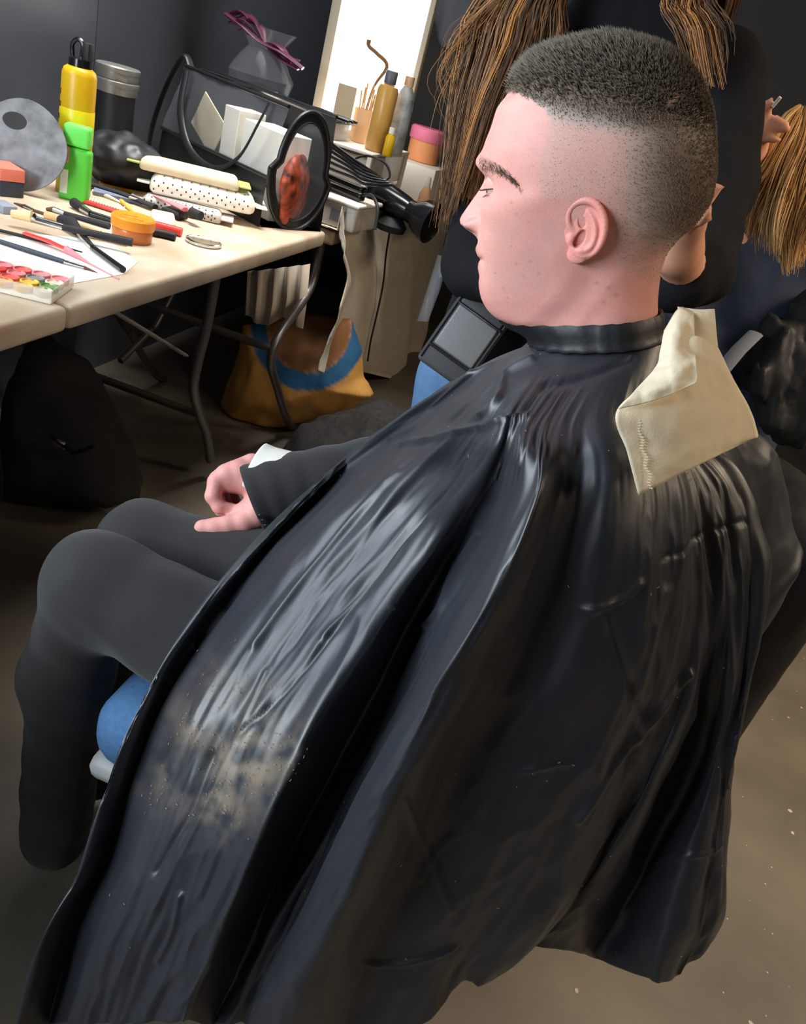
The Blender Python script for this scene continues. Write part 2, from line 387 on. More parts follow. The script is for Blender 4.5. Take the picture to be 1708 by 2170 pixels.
beard = sstep(440, 500, HY)*(1-sstep(1165, 1205, HX+0.5*(HY-560)*(HY > 560)))*sstep(1018, 1060, HX-0.0*(HY))*(1-sstep(650, 690, HY))*0.5
beard = np.maximum(beard, 0.30*sstep(500, 512, HY)*(1-sstep(528, 536, HY)))
beard *= np.clip(0.75+0.4*n1, 0.2, 1)
col = col*(1-0.62*beard[..., None])+np.array(srgb(158, 124, 116))*0.62*beard[..., None]
lips = np.exp(-((HY-562)/9)**2)*(1-sstep(.018, .025, AC))*frontw*0.6+np.exp(-((HY-534)/7)**2)*(1-sstep(.018, .025, AC))*frontw*0.6
col = col*(1-lips[..., None])+np.array(srgb(205, 128, 122))*lips[..., None]
mslit = np.exp(-((HY-546.5)/2.2)**2)*(1-sstep(.022, .027, AC))*frontw
col = col*(1-0.7*mslit[..., None])+np.array(srgb(90, 40, 40))*0.7*mslit[..., None]
nost = np.exp(-((HY-486)/5.5)**2-((AC-.010)/.0055)**2)*frontw
col = col*(1-0.85*nost[..., None])+np.array(srgb(70, 30, 28))*0.85*nost[..., None]
for mx_, my_, mr_ in [(1083,522,2.6),(1094,559,3.4),(1123,554,3.0),(1049,579,3),(1067,611,2.6),(1075,631,2.4),(1094,454,2.6),(1084,429,2.4),(1121,471,2.2),(1111,585,2.8),(1143,579,2.4),(1086,502,2.2),(1128,352,2.4),(1118,205,3.2),(1150,690,2.5),(1290,610,5),(1305,625,6),(1265,600,4),(1280,640,4)]:
    e = np.exp(-((HX-mx_)/mr_)**2-((HY-my_)/mr_)**2)*0.36; col = col*(1-e[..., None])+np.array(srgb(140, 84, 78))*e[..., None]
hd3 = np.clip(HD, 0, 1)[..., None]
base_h = np.where(hd3 < 0.35, fs, hairc)*0+fs*(1-sstep(.25, .8, hd3))+hairc*sstep(.25, .8, hd3)
col = col*(1-sstep(0.02, 0.5, hd3)*0.95)+base_h*sstep(0.02, 0.5, hd3)*0.95
brow = np.exp(-((HY-np.interp(HX, [1012, 1030, 1050, 1070, 1090, 1100], [338, 344, 353, 366, 386, 400]))/np.interp(HX, [1015, 1040, 1090], [10, 9.5, 5]))**4)*(AC > .006)*sstep(1012, 1022, HX)*(1-sstep(1086, 1102, HX))*frontw*.55
col = col*(1-brow[..., None])+np.array(srgb(120, 92, 78))*brow[..., None]
HCOL = col.reshape(-1, 3)

# ear, built at its real relief in pixel units of the profile plane, then laid on the head
def ear_sdf(P):
    x, y, z = P[:, 0], P[:, 1], P[:, 2]; Q = P.copy(); Q[:, 2] = z-(6+0.20*(x+45))
    d = np.maximum(sd_ell(Q, (3, 6, 0), (51, 64, 60)), np.abs(Q[:, 2]-1.5)-6.5)
    lob = sd_ell(Q, (-17, -52, 1), (27, 22, 7)); d = smin(d, lob, 10)
    d = smin(d, chain(Q, [((-46, 8, -6), 9), ((-44, 35, -2), 8)], 6), 10)
    hel = spline(np.array([(-26, 0, 2), (-36, 22, 6), (-36, 44, 8), (-22, 62, 9), (2, 69, 10), (28, 60, 10), (45, 36, 10), (50, 8, 10), (44, -22, 8), (30, -45, 5), (10, -60, 1)]), 30)
    hr = np.interp(np.linspace(0, 1, 30), [0, .15, .4, .7, 1], [5.5, 8, 9, 8, 4.5])
    d = smin(d, chain(Q, [(hel[i], hr[i]) for i in range(30)], 3), 4)
    anh = spline(np.array([(6, 48, 3), (18, 32, 5), (27, 10, 7), (27, -14, 7), (16, -36, 7), (-4, -45, 6)]), 16)
    d = smin(d, chain(Q, [(anh[i], 6.0) for i in range(16)], 3), 5)
    d = smin(d, sd_ell(Q, (-33, -16, 4), (10, 13, 9)), 6)
    d = smin(d, sd_ell(Q, (-9, -43, 5), (9, 7, 8)), 5)
    sub = lambda d, e, k: -smin(-d, e, k)
    Rz = lambda a: np.array([[math.cos(a), -math.sin(a), 0], [math.sin(a), math.cos(a), 0], [0, 0, 1]])
    d = sub(d, sd_ell(Q, (-10, -16, 7), (11, 23, 15), Rz(-0.55)), 3)
    d = sub(d, sd_ell(Q, (-19, -20, 0), (6, 13, 16), Rz(-0.55)), 2)
    d = sub(d, sd_ell(Q, (-4, 20, 8), (9, 14, 12), Rz(0.1)), 4)
    d = sub(d, sd_ell(Q, (-6, 44, 6), (8, 13, 14), Rz(-0.6)), 3)
    return d
EV, EF = nets(ear_sdf, (-66, -88, -26), (68, 92, 62), 2.4)
# head surface height under the ear
ea, eb = ab(1263, 478); ES = 0.84*MPX
ic = np.argmin(np.abs(bb-eb)); jc = np.argmin(np.abs(Agrid[ic]-ea)+np.where(Cgrid[ic] > 0, 0, 9)); ec = Cgrid[ic, jc]
earP = hpt(ea+EV[:, 0]*ES, eb+EV[:, 1]*ES, ec-0.004+EV[:, 2]*ES)
earPm = hpt(ea+EV[:, 0]*ES, eb+EV[:, 1]*ES, -(ec-0.004+EV[:, 2]*ES))
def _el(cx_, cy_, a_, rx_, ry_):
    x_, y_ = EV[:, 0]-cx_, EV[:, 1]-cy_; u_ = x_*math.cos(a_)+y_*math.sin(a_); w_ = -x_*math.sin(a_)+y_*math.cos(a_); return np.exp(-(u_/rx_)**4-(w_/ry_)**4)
deep = np.maximum(_el(-17, -18, -.55, 7, 17), .8*_el(-6, 44, -.6, 7, 10))*(1-sstep(-2, 9, EV[:, 2]-(6+.20*(EV[:, 0]+45))))  # shade in the ear hollows, put into the colour as dark red
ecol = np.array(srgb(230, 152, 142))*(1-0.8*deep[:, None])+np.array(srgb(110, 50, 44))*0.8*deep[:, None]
# hand, forearm and hidden torso/limbs (one figure)
HD0 = 1.10
def hpx(px, py, z=0.0): return D(px, py, HD0)-FW*z*HD0/FPX
def r_(p): return p*HD0/FPX
def cp(P, lst, k, d=None): return chain(P, [(hpx(*q[:3]), r_(q[3])) for q in lst], r_(k), d)
def hand_sdf(P):
    d = cp(P, [(640,1030,-8,36),(585,1035,-4,34),(545,1025,0,34),(505,1010,0,33),(484,1014,4,31)], 14)
    d = cp(P, [(530,985,-22,26),(478,1006,-22,24)], 10, d)
    d = smin(d, cp(P, [(482,1012,16,24),(464,1022,24,18),(458,1052,28,16.5),(470,1074,26,14.5),(492,1078,18,12.5)], 5), r_(7))
    d = smin(d, cp(P, [(478,1008,-6,24),(461,1016,-6,19),(455,1050,-4,17),(468,1080,-6,15),(492,1090,-8,13)], 5), r_(6))
    d = smin(d, cp(P, [(478,1006,-32,22),(464,1018,-34,18),(462,1050,-34,16),(476,1076,-34,14),(498,1084,-34,12)], 5), r_(6))
    d = smin(d, cp(P, [(490,1004,-56,20),(476,1020,-60,16),(476,1046,-60,14),(490,1066,-60,12)], 5), r_(6))
    th_ = cp(P, [(585,1070,10,30),(548,1090,22,27),(522,1106,32,22),(490,1113,38,19.5),(466,1117,40,19),(440,1118,42,17.5)], 8)
    th_ = smin(th_, cp(P, [(560,1050,8,28),(520,1082,20,17),(495,1092,14,12)], 8), r_(8))
    return smin(d, th_, r_(9))
lo = hpx(520, 1060, 0)-0.115; hi = hpx(520, 1060, 0)+0.115
HNV, HNF = nets(hand_sdf, lo, hi, 0.0021)
hx, hy = prv(HNV); hz = (HNV-hpx(500, 1060))@(-FW)/(HD0/FPX)
hcol = np.zeros((len(HNV), 3))+np.array(srgb(232, 164, 156))
gap = np.exp(-((hx-503)/16)**2-((hy-1050)/14)**2); hcol = hcol*(1-0.45*gap[:, None])+np.array(srgb(150, 60, 58))*0.45*gap[:, None]  # shade between curled fingers and thumb, painted into the skin colour
nn = fbm(np.c_[hx/22, hy/22], 3, 9); hcol *= 1+0.06*nn[:, None]
kn = np.exp(-((hx-455)/16)**2-((hy-1050)/12)**2)+np.exp(-((hx-462)/16)**2-((hy-1016)/10)**2)+np.exp(-((hx-470)/8)**2-((hy-1116)/10)**2)
hcol *= 1+np.stack([0*kn, -0.10*kn, -0.09*kn], 1)
def body_sdf(P):
    d = chain(P, [((.045,.745,1.0), .050), ((.060,.75,.95), .060), ((.085,.765,.80), .11), ((.09,.77,.62), .115), ((.07,.77,.54), .11)], .06)
    d = smin(d, chain(P, [((.065,.66,.90), .040), ((.055,.84,.90), .036)], .04), .06)
    d = smin(d, chain(P, [((.055,.645,.89), .045), ((.03,.64,.72), .038), ((-.10,.70,.655), .030), ((-.17,.76,.65), .028)], .03), .03)
    e = hpx(590, 1035, -4)
    d = smin(d, chain(P, [((.045,.85,.885), .036), ((-.03,.93,.70), .036), (tuple(e), .028)], .03), .03)
    return d
BV, BF = nets(body_sdf, (-.42, .42, .34), (.28, 1.08, 1.09), 0.011)
bcol = np.zeros((len(BV), 3))+skin
AV = [HV, earP, earPm, HNV, BV]; AF = [np.array(HF), EF, EF[:, ::-1], HNF, BF]; ACo = [HCOL, ecol, ecol, hcol, bcol]
off = 0; AFF = []
for v_, f_ in zip(AV, AF): AFF += (f_+off).tolist(); off += len(v_)
mk('man_skin', (0.7, 0.45, 0.4), 0.48, spec=0.4, attr='Col', var=0.10, vscale=900, bump=0.10, bscale=1300, sss=0.12)
man = thing('person', 'man with a fresh short fade haircut sitting in profile under a black cape', 'person', (0.02, 0.76, 0.0))
MI = Matrix.Translation((-0.02, -0.76, 0.0))
def attach(o): o.parent = man; o.matrix_parent_inverse = MI; return o
body = attach(mesh('body', np.concatenate(AV), AFF, 'man_skin', None, True, np.concatenate(ACo)))
# eyes with lids
mk('eye_white', srgb(225, 215, 208), 0.15, var=0.0); mk('iris', srgb(70, 60, 50), 0.1); mk('lid_skin', srgb(214, 158, 148), 0.5)
mk('hair_dark', srgb(108, 98, 86), 0.5, spec=0.35, var=0.35, vscale=160)
mk('hair_brow', srgb(112, 90, 76), 0.6, spec=0.25); mk('hair_clip', srgb(138, 122, 108), 0.55, spec=0.3)
for sgn in (1, -1):
    ee = ab(1078, 394); c0 = hpt(ee[0], ee[1], sgn*0.0305); g = G()
    T = np.eye(4); T[:3, 0] = -AH; T[:3, 1] = NW*sgn; T[:3, 2] = BH; T[:3, 3] = c0
    def shell(r, v0, v1, lat=26, half=95):
        A_ = np.zeros((10, lat, 3))
        for i, ph in enumerate(np.linspace(v0, v1, 10)):
            for j, az in enumerate(np.linspace(-half, half, lat)):
                p_, a_ = math.radians(ph), math.radians(az); A_[i, j] = (r*math.cos(p_)*math.cos(a_), r*math.cos(p_)*math.sin(a_), r*math.sin(p_))
        return A_
    ball = G().lathe([(0.0118*math.sin(t), 0.0118*math.cos(t)) for t in np.linspace(0.001, math.pi-.001, 14)], 20, T=T).build('eyeball', 'eye_white'); attach(ball)
    iris = G().lathe([(0.0056, 0.0), (0.0045, 0.0009), (0.002, 0.0014), (0.0001, 0.0015)], 18, T=Matrix(T.tolist()) @ Matrix.Translation((0.0104, 0, -0.001)) @ Matrix.Rotation(math.radians(90), 4, 'Y')).build('iris', 'iris'); attach(iris); iris.parent = ball; iris.matrix_parent_inverse = Matrix.Identity(4)
    up_ = G().grid(shell(0.0134, -4, 80), T=T).grid(shell(0.0125, -4, 80), T=T).build('upper_eyelid', 'lid_skin'); attach(up_)
    dn_ = G().grid(shell(0.0131, -78, -16), T=T).build('lower_eyelid', 'lid_skin'); attach(dn_)
    gl = G()
    for az in np.linspace(-55, 75, 26):
        a_ = math.radians(az); p0 = np.array([0.0134*math.cos(a_), 0.0134*math.sin(a_), -0.0006]); p1 = p0*np.array([1.25, 1.25, 1])+np.array([0, 0, -0.001]); p2 = p0*np.array([1.42, 1.42, 1])+np.array([0, 0, 0.0006])
        gl.tube([p0, p1, p2], [.00028, .0002, .00006], 4, T=T)
    for az in np.linspace(-40, 70, 14):
        a_ = math.radians(az); p0 = np.array([0.0124*math.cos(a_), 0.0124*math.sin(a_), -0.0052]); p1 = p0*np.array([1.28, 1.28, 1])+np.array([0, 0, -0.0018]); gl.tube([p0, p1], [.0002, .00006], 4, T=T)
    attach(gl.build('eyelashes', 'hair_dark'))
# short hair: thousands of fine strands following the hair map, plus eyebrows
HVg = HV.reshape(NR, NA, 3)
NRM = np.cross(np.roll(HVg, -1, 1)-np.roll(HVg, 1, 1), np.gradient(HVg, axis=0)); NRM /= np.maximum(np.linalg.norm(NRM, axis=2, keepdims=True), 1e-12)
if (NRM[150, np.argmax(Cgrid[150])]@NW) < 0: NRM = -NRM
def strands(name, cnt, sel, lenf, lean, rad, mt, seed):
    r = np.random.default_rng(seed)
    cell = np.linalg.norm(np.cross(np.roll(HVg, -1, 1)-HVg, np.gradient(HVg, axis=0)), axis=2)
    pr_ = (sel*cell).ravel(); pr_ /= pr_.sum(); idx = r.choice(NR*NA, cnt, p=pr_); i, j = idx//NA, idx % NA
    i2 = np.clip(i+1, 0, NR-1); j2 = (j+1) % NA; u = r.random((cnt, 1)); v = r.random((cnt, 1))
    P0 = HVg[i, j]*(1-u)*(1-v)+HVg[i2, j]*u*(1-v)+HVg[i, j2]*(1-u)*v+HVg[i2, j2]*u*v
    x, y = HX[i, j], HY[i, j]; n = NRM[i, j]; ln = lenf(x, y)*(0.75+0.5*r.random(cnt))
    dr = n*lean[0]+(-AH)*lean[1]+BH*lean[2]+r.normal(0, lean[3], (cnt, 3)); 
    if callable(lean[4]): dr = dr+lean[4](x, y, n)
    dr /= np.linalg.norm(dr, axis=1, keepdims=True)
    t1 = np.cross(dr, r.normal(0, 1, (cnt, 3))); t1 /= np.linalg.norm(t1, axis=1, keepdims=True); t2 = np.cross(dr, t1)
    P0 = P0-n*0.0004; mid = P0+dr*(ln*0.6)[:, None]; tip = P0+dr*ln[:, None]+(-AH)*(ln*0.12)[:, None]
    V = np.stack([P0+t1*rad, P0-t1*rad*.5+t2*rad*.87, P0-t1*rad*.5-t2*rad*.87, mid+t1*rad*.8, mid+(-t1*.5+t2*.87)*rad*.8, mid+(-t1*.5-t2*.87)*rad*.8, tip], 1).reshape(-1, 3)
    tri = np.array([(0, 1, 4, 3), (1, 2, 5, 4), (2, 0, 3, 5)]); tip_ = np.array([(3, 4, 6), (4, 5, 6), (5, 3, 6)])
    b7 = (np.arange(cnt)*7)[:, None, None]; Fq = (tri[None]+b7).reshape(-1, 4).tolist()+(tip_[None]+b7).reshape(-1, 3).tolist()
    return attach(mesh(name, V, Fq, mt, None, True))
topm = HD*sstep(-20, 30, (190+0.16*(HX-1150)+18*sstep(1300, 1500, HX))-HY)
def toplen(x, y): return np.interp(x, [1060, 1100, 1200, 1300, 1420, 1500], [.0125, .0115, .0095, .0085, .0075, .0060])*(0.62+0.38*(1-sstep(110, 210, y)))
strands('top_hair', 15000, np.clip(topm, 0, 1), toplen, (1.0, .25, .22, .22, None), .00042, 'hair_dark', 1)
sidem = np.clip(HD, 0, 1)*(1-0.8*np.clip(topm, 0, 1))
strands('clipped_side_hair', 15000, sidem**1.2, lambda x, y: .0008+.0042*np.clip(hair_density(x, y)-.1, 0, 1)**1.3, (.75, -.15, -.7, .18, None), .00024, 'hair_clip', 2)
bw = np.exp(-((HY-np.interp(HX, [1012, 1030, 1050, 1070, 1090, 1100], [338, 344, 353, 366, 386, 400]))/np.interp(HX, [1015, 1040, 1090], [10, 9.5, 4.5]))**4)*(AC > .007)*sstep(1012, 1020, HX)*(1-sstep(1090, 1102, HX))*frontw
strands('eyebrows', 2300, bw+1e-12, lambda x, y: 0*x+.0060, (.30, -.75, -.15, .26, lambda x, y, n: -0.35*np.ones_like(x)[:, None]*BH), .00020, 'hair_brow', 3)
# ------------------------------------------------------------------ his clothes and the cape
mk('suit_cloth', srgb(50, 49, 50), 0.85, spec=0.25, var=0.12, vscale=25, bump=0.35, bscale=900, sheen=0.15)
mk('shirt_cotton', srgb(238, 236, 228), 0.8, bump=0.15, bscale=700)
mk('button_black', srgb(40, 40, 44), 0.25)
def trouser_sdf(P):
    d = chain(P, [((.07,.71,.53), .10), ((-.20,.705,.555), .077), ((-.425,.715,.578), .060), ((-.455,.715,.42), .054), ((-.45,.71,.10), .048)], .03)
    e = chain(P, [((.07,.86,.53), .10), ((-.20,.870,.558), .080), ((-.45,.868,.535), .062), ((-.48,.86,.40), .056), ((-.47,.85,.10), .048)], .03)
    d = smin(d, e, .025)
    return d + 0.0035*fbm(np.c_[P[:, 0]*9+P[:, 2]*14, P[:, 1]*10, P[:, 2]*11-P[:, 0]*5], 3, 21)
tv, tf = nets(trouser_sdf, (-.62, .55, .06), (.22, 1.0, .68), 0.0075)
attach(mesh('trousers', tv, tf, 'suit_cloth'))
def sleeve(pts, rads, n=40, T=None):
    P = spline(np.array(pts), 26); R_ = np.interp(np.linspace(0, 1, 26), np.linspace(0, 1, len(rads)), rads); return P, R_
sp = [tuple(hpx(541, 1064, 10)), tuple(hpx(588, 1046, 6)), tuple(hpx(650, 1032, 0)), tuple(hpx(740, 1020, -10)), tuple(hpx(860, 1000, -60))]
P_, R_ = sleeve(sp, [r_(80), r_(79), r_(78), r_(84), r_(96)])
R_ = R_*(1+0.02*np.sin(np.arange(26)*1.3))
slv = solidify(attach(G().tube(P_, list(R_), 40, cap=False).build('jacket_sleeve', 'suit_cloth')), 0.003)
P2, R2 = sleeve([tuple(hpx(540, 992, -6)), tuple(hpx(575, 1008, -4)), tuple(hpx(640, 1024, 0))], [r_(58), r_(61), r_(62)])
solidify(attach(G().tube(P2, list(R2), 36, cap=False).build('shirt_cuff', 'shirt_cotton')), 0.002)
for k, (bx_, by_) in enumerate([(568, 1094), (573, 1104), (577, 1114)]):
    c = hpx(bx_, by_, 92-k*7); T = frame(c, RT, -FW*0.8-UP*0.6)
    b_ = attach(G().lathe([(0.0001, -.001), (.0035, -.001), (.004, .0004), (.003, .0012), (.0001, .0008)], 14, T=T).build('sleeve_button', 'button_black'))
# cape: ribs from the collar to the hem, each (px, py, distance y), then smooth folds between them
NEAR = np.argmax(Cgrid, axis=1); NPY = HY[np.arange(NR), NEAR]
def neckring(py, phi, k):
    i = np.argmin(np.abs(NPY-py)+np.where(np.arange(NR) > NR//2, 0, 999)); R0 = HVg[i]; c = R0.mean(0)
    a = (math.radians(phi)+math.pi) % (2*math.pi)-math.pi; o = np.argsort(th); q = np.stack([np.interp(a, np.r_[th[o], th[o][0]+2*math.pi], np.r_[R0[o][:, m], R0[o][:1, m]]) for m in range(3)]); return c+(q-c)*k
def ring(phi, k=1.0): return neckring(738, phi, 1.04*k)
RIBS = [
 (-34, [(1000,787,0.785),(860,875,0.855),(760,948,0.885),(665,1030,0.890),(560,1135,0.785),(430,1290,0.668),(335,1445,0.596),(262,1625,0.545),(205,1790,0.505),(130,1920,0.465),(60,2170,0.430)]),
 (-16, [(1012,800,0.765),(895,885,0.830),(800,958,0.860),(690,1050,0.840),(580,1165,0.755),(455,1325,0.675),(358,1480,0.605),(288,1650,0.555),(232,1815,0.520),(165,1950,0.480),(105,2170,0.440)]),
 (-2, [(1020,820,0.700),(925,905,0.745),(835,980,0.765),(722,1078,0.735),(612,1195,0.685),(492,1355,0.615),(392,1515,0.555),(320,1685,0.515),(262,1845,0.480),(200,1985,0.450),(140,2170,0.420)]),
 (16, [(1030,842,0.670),(955,918,0.690),(880,988,0.715),(780,1090,0.705),(670,1215,0.660),(555,1365,0.598),(455,1520,0.540),(385,1690,0.502),(325,1850,0.470),(265,1995,0.443),(205,2170,0.418)]),
 (32, [(1045,852,0.650),(995,925,0.660),(935,995,0.690),(845,1100,0.690),(740,1228,0.648),(630,1375,0.588),(525,1530,0.530),(455,1690,0.492),(395,1855,0.462),(330,2005,0.440),(270,2170,0.418)]),
 (46, [(1062,862,0.635),(1025,932,0.630),(980,1002,0.660),(900,1105,0.675),(800,1232,0.640),(700,1380,0.580),(600,1530,0.522),(530,1690,0.484),(462,1860,0.456),(400,2010,0.436),(335,2170,0.415)]),
 (58, [(1082,868,0.620),(1052,940,0.600),(1015,1010,0.620),(945,1112,0.650),(862,1238,0.628),(770,1388,0.570),(680,1538,0.514),(602,1698,0.476),(530,1866,0.452),(462,2018,0.435),(398,2170,0.415)]),
 (67, [(1100,874,0.615),(1075,950,0.600),(1048,1030,0.625),(975,1148,0.675),(895,1280,0.665),(806,1440,0.625),(725,1590,0.580),(642,1740,0.545),(562,1900,0.510),(500,2040,0.485),(440,2170,0.470)]),
 (75, [(1112,878,0.612),(1092,958,0.575),(1072,1040,0.585),(1005,1180,0.620),(925,1312,0.620),(848,1470,0.590),(762,1620,0.550),(682,1770,0.520),(604,1930,0.490),(545,2060,0.475),(490,2170,0.462)]),
 (80, [(1128,880,0.610),(1108,958,0.565),(1090,1040,0.566),(1025,1190,0.595),(945,1325,0.590),(868,1480,0.565),(785,1625,0.530),(702,1785,0.505),(622,1942,0.485),(564,2062,0.468),(508,2172,0.458)]),
 (86, [(1150,882,0.608),(1126,955,0.555),(1110,1040,0.533),(1046,1200,0.512),(962,1350,0.497),(880,1480,0.485),(794,1630,0.470),(708,1810,0.457),(632,1960,0.452),(580,2060,0.448),(526,2172,0.446)]),
 (93, [(1178,882,.608),(1160,960,.550),(1146,1050,.520),(1088,1215,.498),(1012,1365,.482),(938,1500,.470),(858,1652,.456),(778,1830,.444),(706,1980,.440),(656,2078,.436),(604,2185,.434)]),
 (104, [(1222,884,.608),(1225,970,.565),(1212,1070,.550),(1165,1232,.540),(1095,1390,.530),(1020,1525,.520),(945,1670,.511),(868,1842,.502),(800,1985,.495),(765,2090,.488),(745,2190,.484)]),
 (116, [(1272,884,.612),(1285,978,.575),(1280,1085,.562),(1250,1250,.553),(1198,1410,.545),(1132,1560,.536),(1062,1708,.527),(990,1865,.518),(925,1990,.512),(890,2080,.508),(880,2160,.506)]),
 (128, [(1320,884,.622),(1345,984,.590),(1350,1095,.578),(1335,1265,.570),(1300,1430,.563),(1240,1585,.554),(1170,1745,.546),(1095,1895,.540),(1035,1985,.536),(990,2040,.534),(975,2085,.534)]),
 (138, [(1350,884,.632),(1390,990,.604),(1400,1105,.592),(1392,1275,.586),(1366,1440,.580),(1312,1595,.572),(1242,1755,.565),(1165,1905,.560),(1100,2000,.558),(1035,2052,.556),(1012,2062,.556)]),
 (148, [(1378,884,.645),(1432,995,.620),(1448,1112,.608),(1448,1285,.604),(1430,1445,.600),(1382,1600,.594),(1312,1752,.588),(1232,1890,.584),(1155,1970,.582),(1085,2000,.580),(1060,2004,.580)]),
 (157, [(1402,886,.662),(1470,1000,.640),(1492,1118,.628),(1502,1292,.624),(1492,1445,.618),(1448,1575,.608),(1380,1700,.600),(1300,1830,.598),(1240,1930,.600),(1205,1990,.602),(1195,2012,.602)]),
 (163, [(1414,888,0.674),(1490,1002,0.655),(1516,1122,0.645),(1528,1294,0.642),(1520,1448,0.652),(1480,1590,0.668),(1420,1730,0.675),(1350,1860,0.672),(1300,1955,0.668),(1270,2005,0.665),(1260,2028,0.664)]),
 (169, [(1424,890,0.686),(1508,1004,0.668),(1538,1126,0.660),(1550,1297,0.656),(1542,1452,0.650),(1512,1615,0.646),(1468,1770,0.636),(1424,1895,0.625),(1396,1985,0.614),(1382,2045,0.608),(1374,2080,0.606)]),
 (175, [(1432,890,.70),(1526,1006,.684),(1566,1130,.676),(1578,1260,.672),(1568,1400,.668),(1545,1560,.662),(1518,1720,.655),(1492,1860,.645),(1470,1960,.640),(1440,2025,.636),(1425,2055,.634)]),
 (181, [(1440,892,.72),(1545,1006,.706),(1596,1130,.700),(1613,1215,.696),(1602,1350,.69),(1574,1500,.682),(1556,1700,.672),(1546,1830,.664),(1532,1935,.660),(1505,1985,.656),(1480,2010,.655)]),
 (189, [(1440,888,.76),(1540,998,.77),(1580,1120,.79),(1590,1215,.80),(1575,1350,.80),(1545,1500,.79),(1525,1690,.78),(1510,1820,.77),(1495,1920,.77),(1470,1970,.77),(1450,1990,.77)]),
 (200, [(1440,870,.80),(1548,960,.84),(1578,1030,.87),(1590,1110,.89),(1588,1190,.90),(1580,1250,.90),(1575,1300,.90),(1570,1360,.90),(1560,1420,.90),(1550,1470,.90),(1540,1520,.90)]),
 (212, [(1440,850,.84),(1570,915,.90),(1622,950,.935),(1652,1010,.95),(1662,1070,.96),(1672,1120,.965),(1690,1165,.97),(1704,1195,.97),(1672,1240,.975),(1640,1275,.98),(1606,1300,.98)]),
 (232, [(1400,815,.88),(1500,880,.97),(1560,930,1.02),(1590,990,1.04),(1600,1050,1.05),(1600,1110,1.05),(1600,1150,1.05),(1590,1190,1.05),(1570,1220,1.05),(1550,1250,1.05),(1530,1270,1.05)]),
 (270, [(1270,765,.87),(1250,800,.95),(1220,850,1.0),(1190,910,1.02),(1160,970,1.03),(1130,1030,1.03),(1100,1080,1.03),(1080,1120,1.03),(1060,1150,1.03),(1040,1180,1.03),(1030,1200,1.03)]),
 (303, [(1085,745,.82),(985,800,.92),(900,860,.98),(820,920,1.0),(740,990,1.0),(700,1040,1.0),(680,1080,1.0),(665,1110,1.0),(655,1130,1.0),(645,1150,1.0),(640,1170,1.0)]),
]
NROW = 250; NPER = 20
rows = []
for phi, pts in RIBS:
    c = np.array([ring(phi), ring(phi, 1.12)-np.array([0, 0, .006])]+[Y(*p) for p in pts]); rows.append(resample(spline(c, 300), NROW))
rows = np.stack(rows)                                   # ribs x rows x 3
CG = np.stack([spline(rows[:, k], len(RIBS)*NPER, closed=True) for k in range(NROW)])     # rows x cols x 3
nr, ncv = CG.shape[:2]
cx, cy = prv(CG.reshape(-1, 3)); cx = cx.reshape(nr, ncv); cy = cy.reshape(nr, ncv)
dU = np.roll(CG, -1, 1)-np.roll(CG, 1, 1); dV = np.gradient(CG, axis=0); CN = np.cross(dU, dV); CN /= np.maximum(np.linalg.norm(CN, axis=2, keepdims=True), 1e-9)
if CN[120, 12*NPER]@(-FW) < 0: CN = -CN
s_ = np.arange(ncv)[None, :]/NPER+0*cx; t_ = np.arange(nr)[:, None]/nr+0*cx
def per(P, seed, o=3): return fbm(P, o, seed).reshape(nr, ncv)
w1 = per(np.c_[(s_*1.15).ravel(), (t_*2.2+0.25*s_).ravel()], 31, 3)           # long radial folds
w2 = 1-np.abs(per(np.c_[(s_*0.75+t_*2.2).ravel(), (t_*5-s_*.3).ravel()], 37, 3))   # sharp crinkles
w3 = 1-np.abs(per(np.c_[(s_*2.0-t_*4).ravel(), (t_*9+s_*.7).ravel()], 41, 2))
fade = sstep(.03, .22, t_)
lap = (1-sstep(6.3, 7.5, s_))*fade
dsp = fade*(0.0038*w1+0.0045*(w2-.6)+0.0013*(w3-.6))+lap*0.0016*per(np.c_[(s_*2.2).ravel(), (t_*1.6).ravel()], 43, 2)
dsp *= 1-0.2*sstep(11.3, 12.5, s_)*(1-sstep(17, 18, s_))
dsp += fade*sstep(11.3, 12.5, s_)*(1-sstep(20.5, 21.5, s_))*0.009*per(np.c_[(s_*.55-t_*1.2).ravel(), (t_*2.6+s_*.15).ravel()], 57, 2)
def crease(pts, amp, wid):
    """a pinched crease running along a pixel polyline on the near side"""
    global dsp
    P = resample(spline(np.array(pts, float), 40), 60); best = np.full(cx.shape, 1e9)
    for q0, q1 in zip(P[:-1], P[1:]):
        d = q1-q0; u = np.clip(((cx-q0[0])*d[0]+(cy-q0[1])*d[1])/(d@d), 0, 1); best = np.minimum(best, np.hypot(cx-q0[0]-u*d[0], cy-q0[1]-u*d[1]))
    vis = (s_ < 22.2)*1.0
    dsp = dsp+vis*amp*np.exp(-(best/wid)**2)
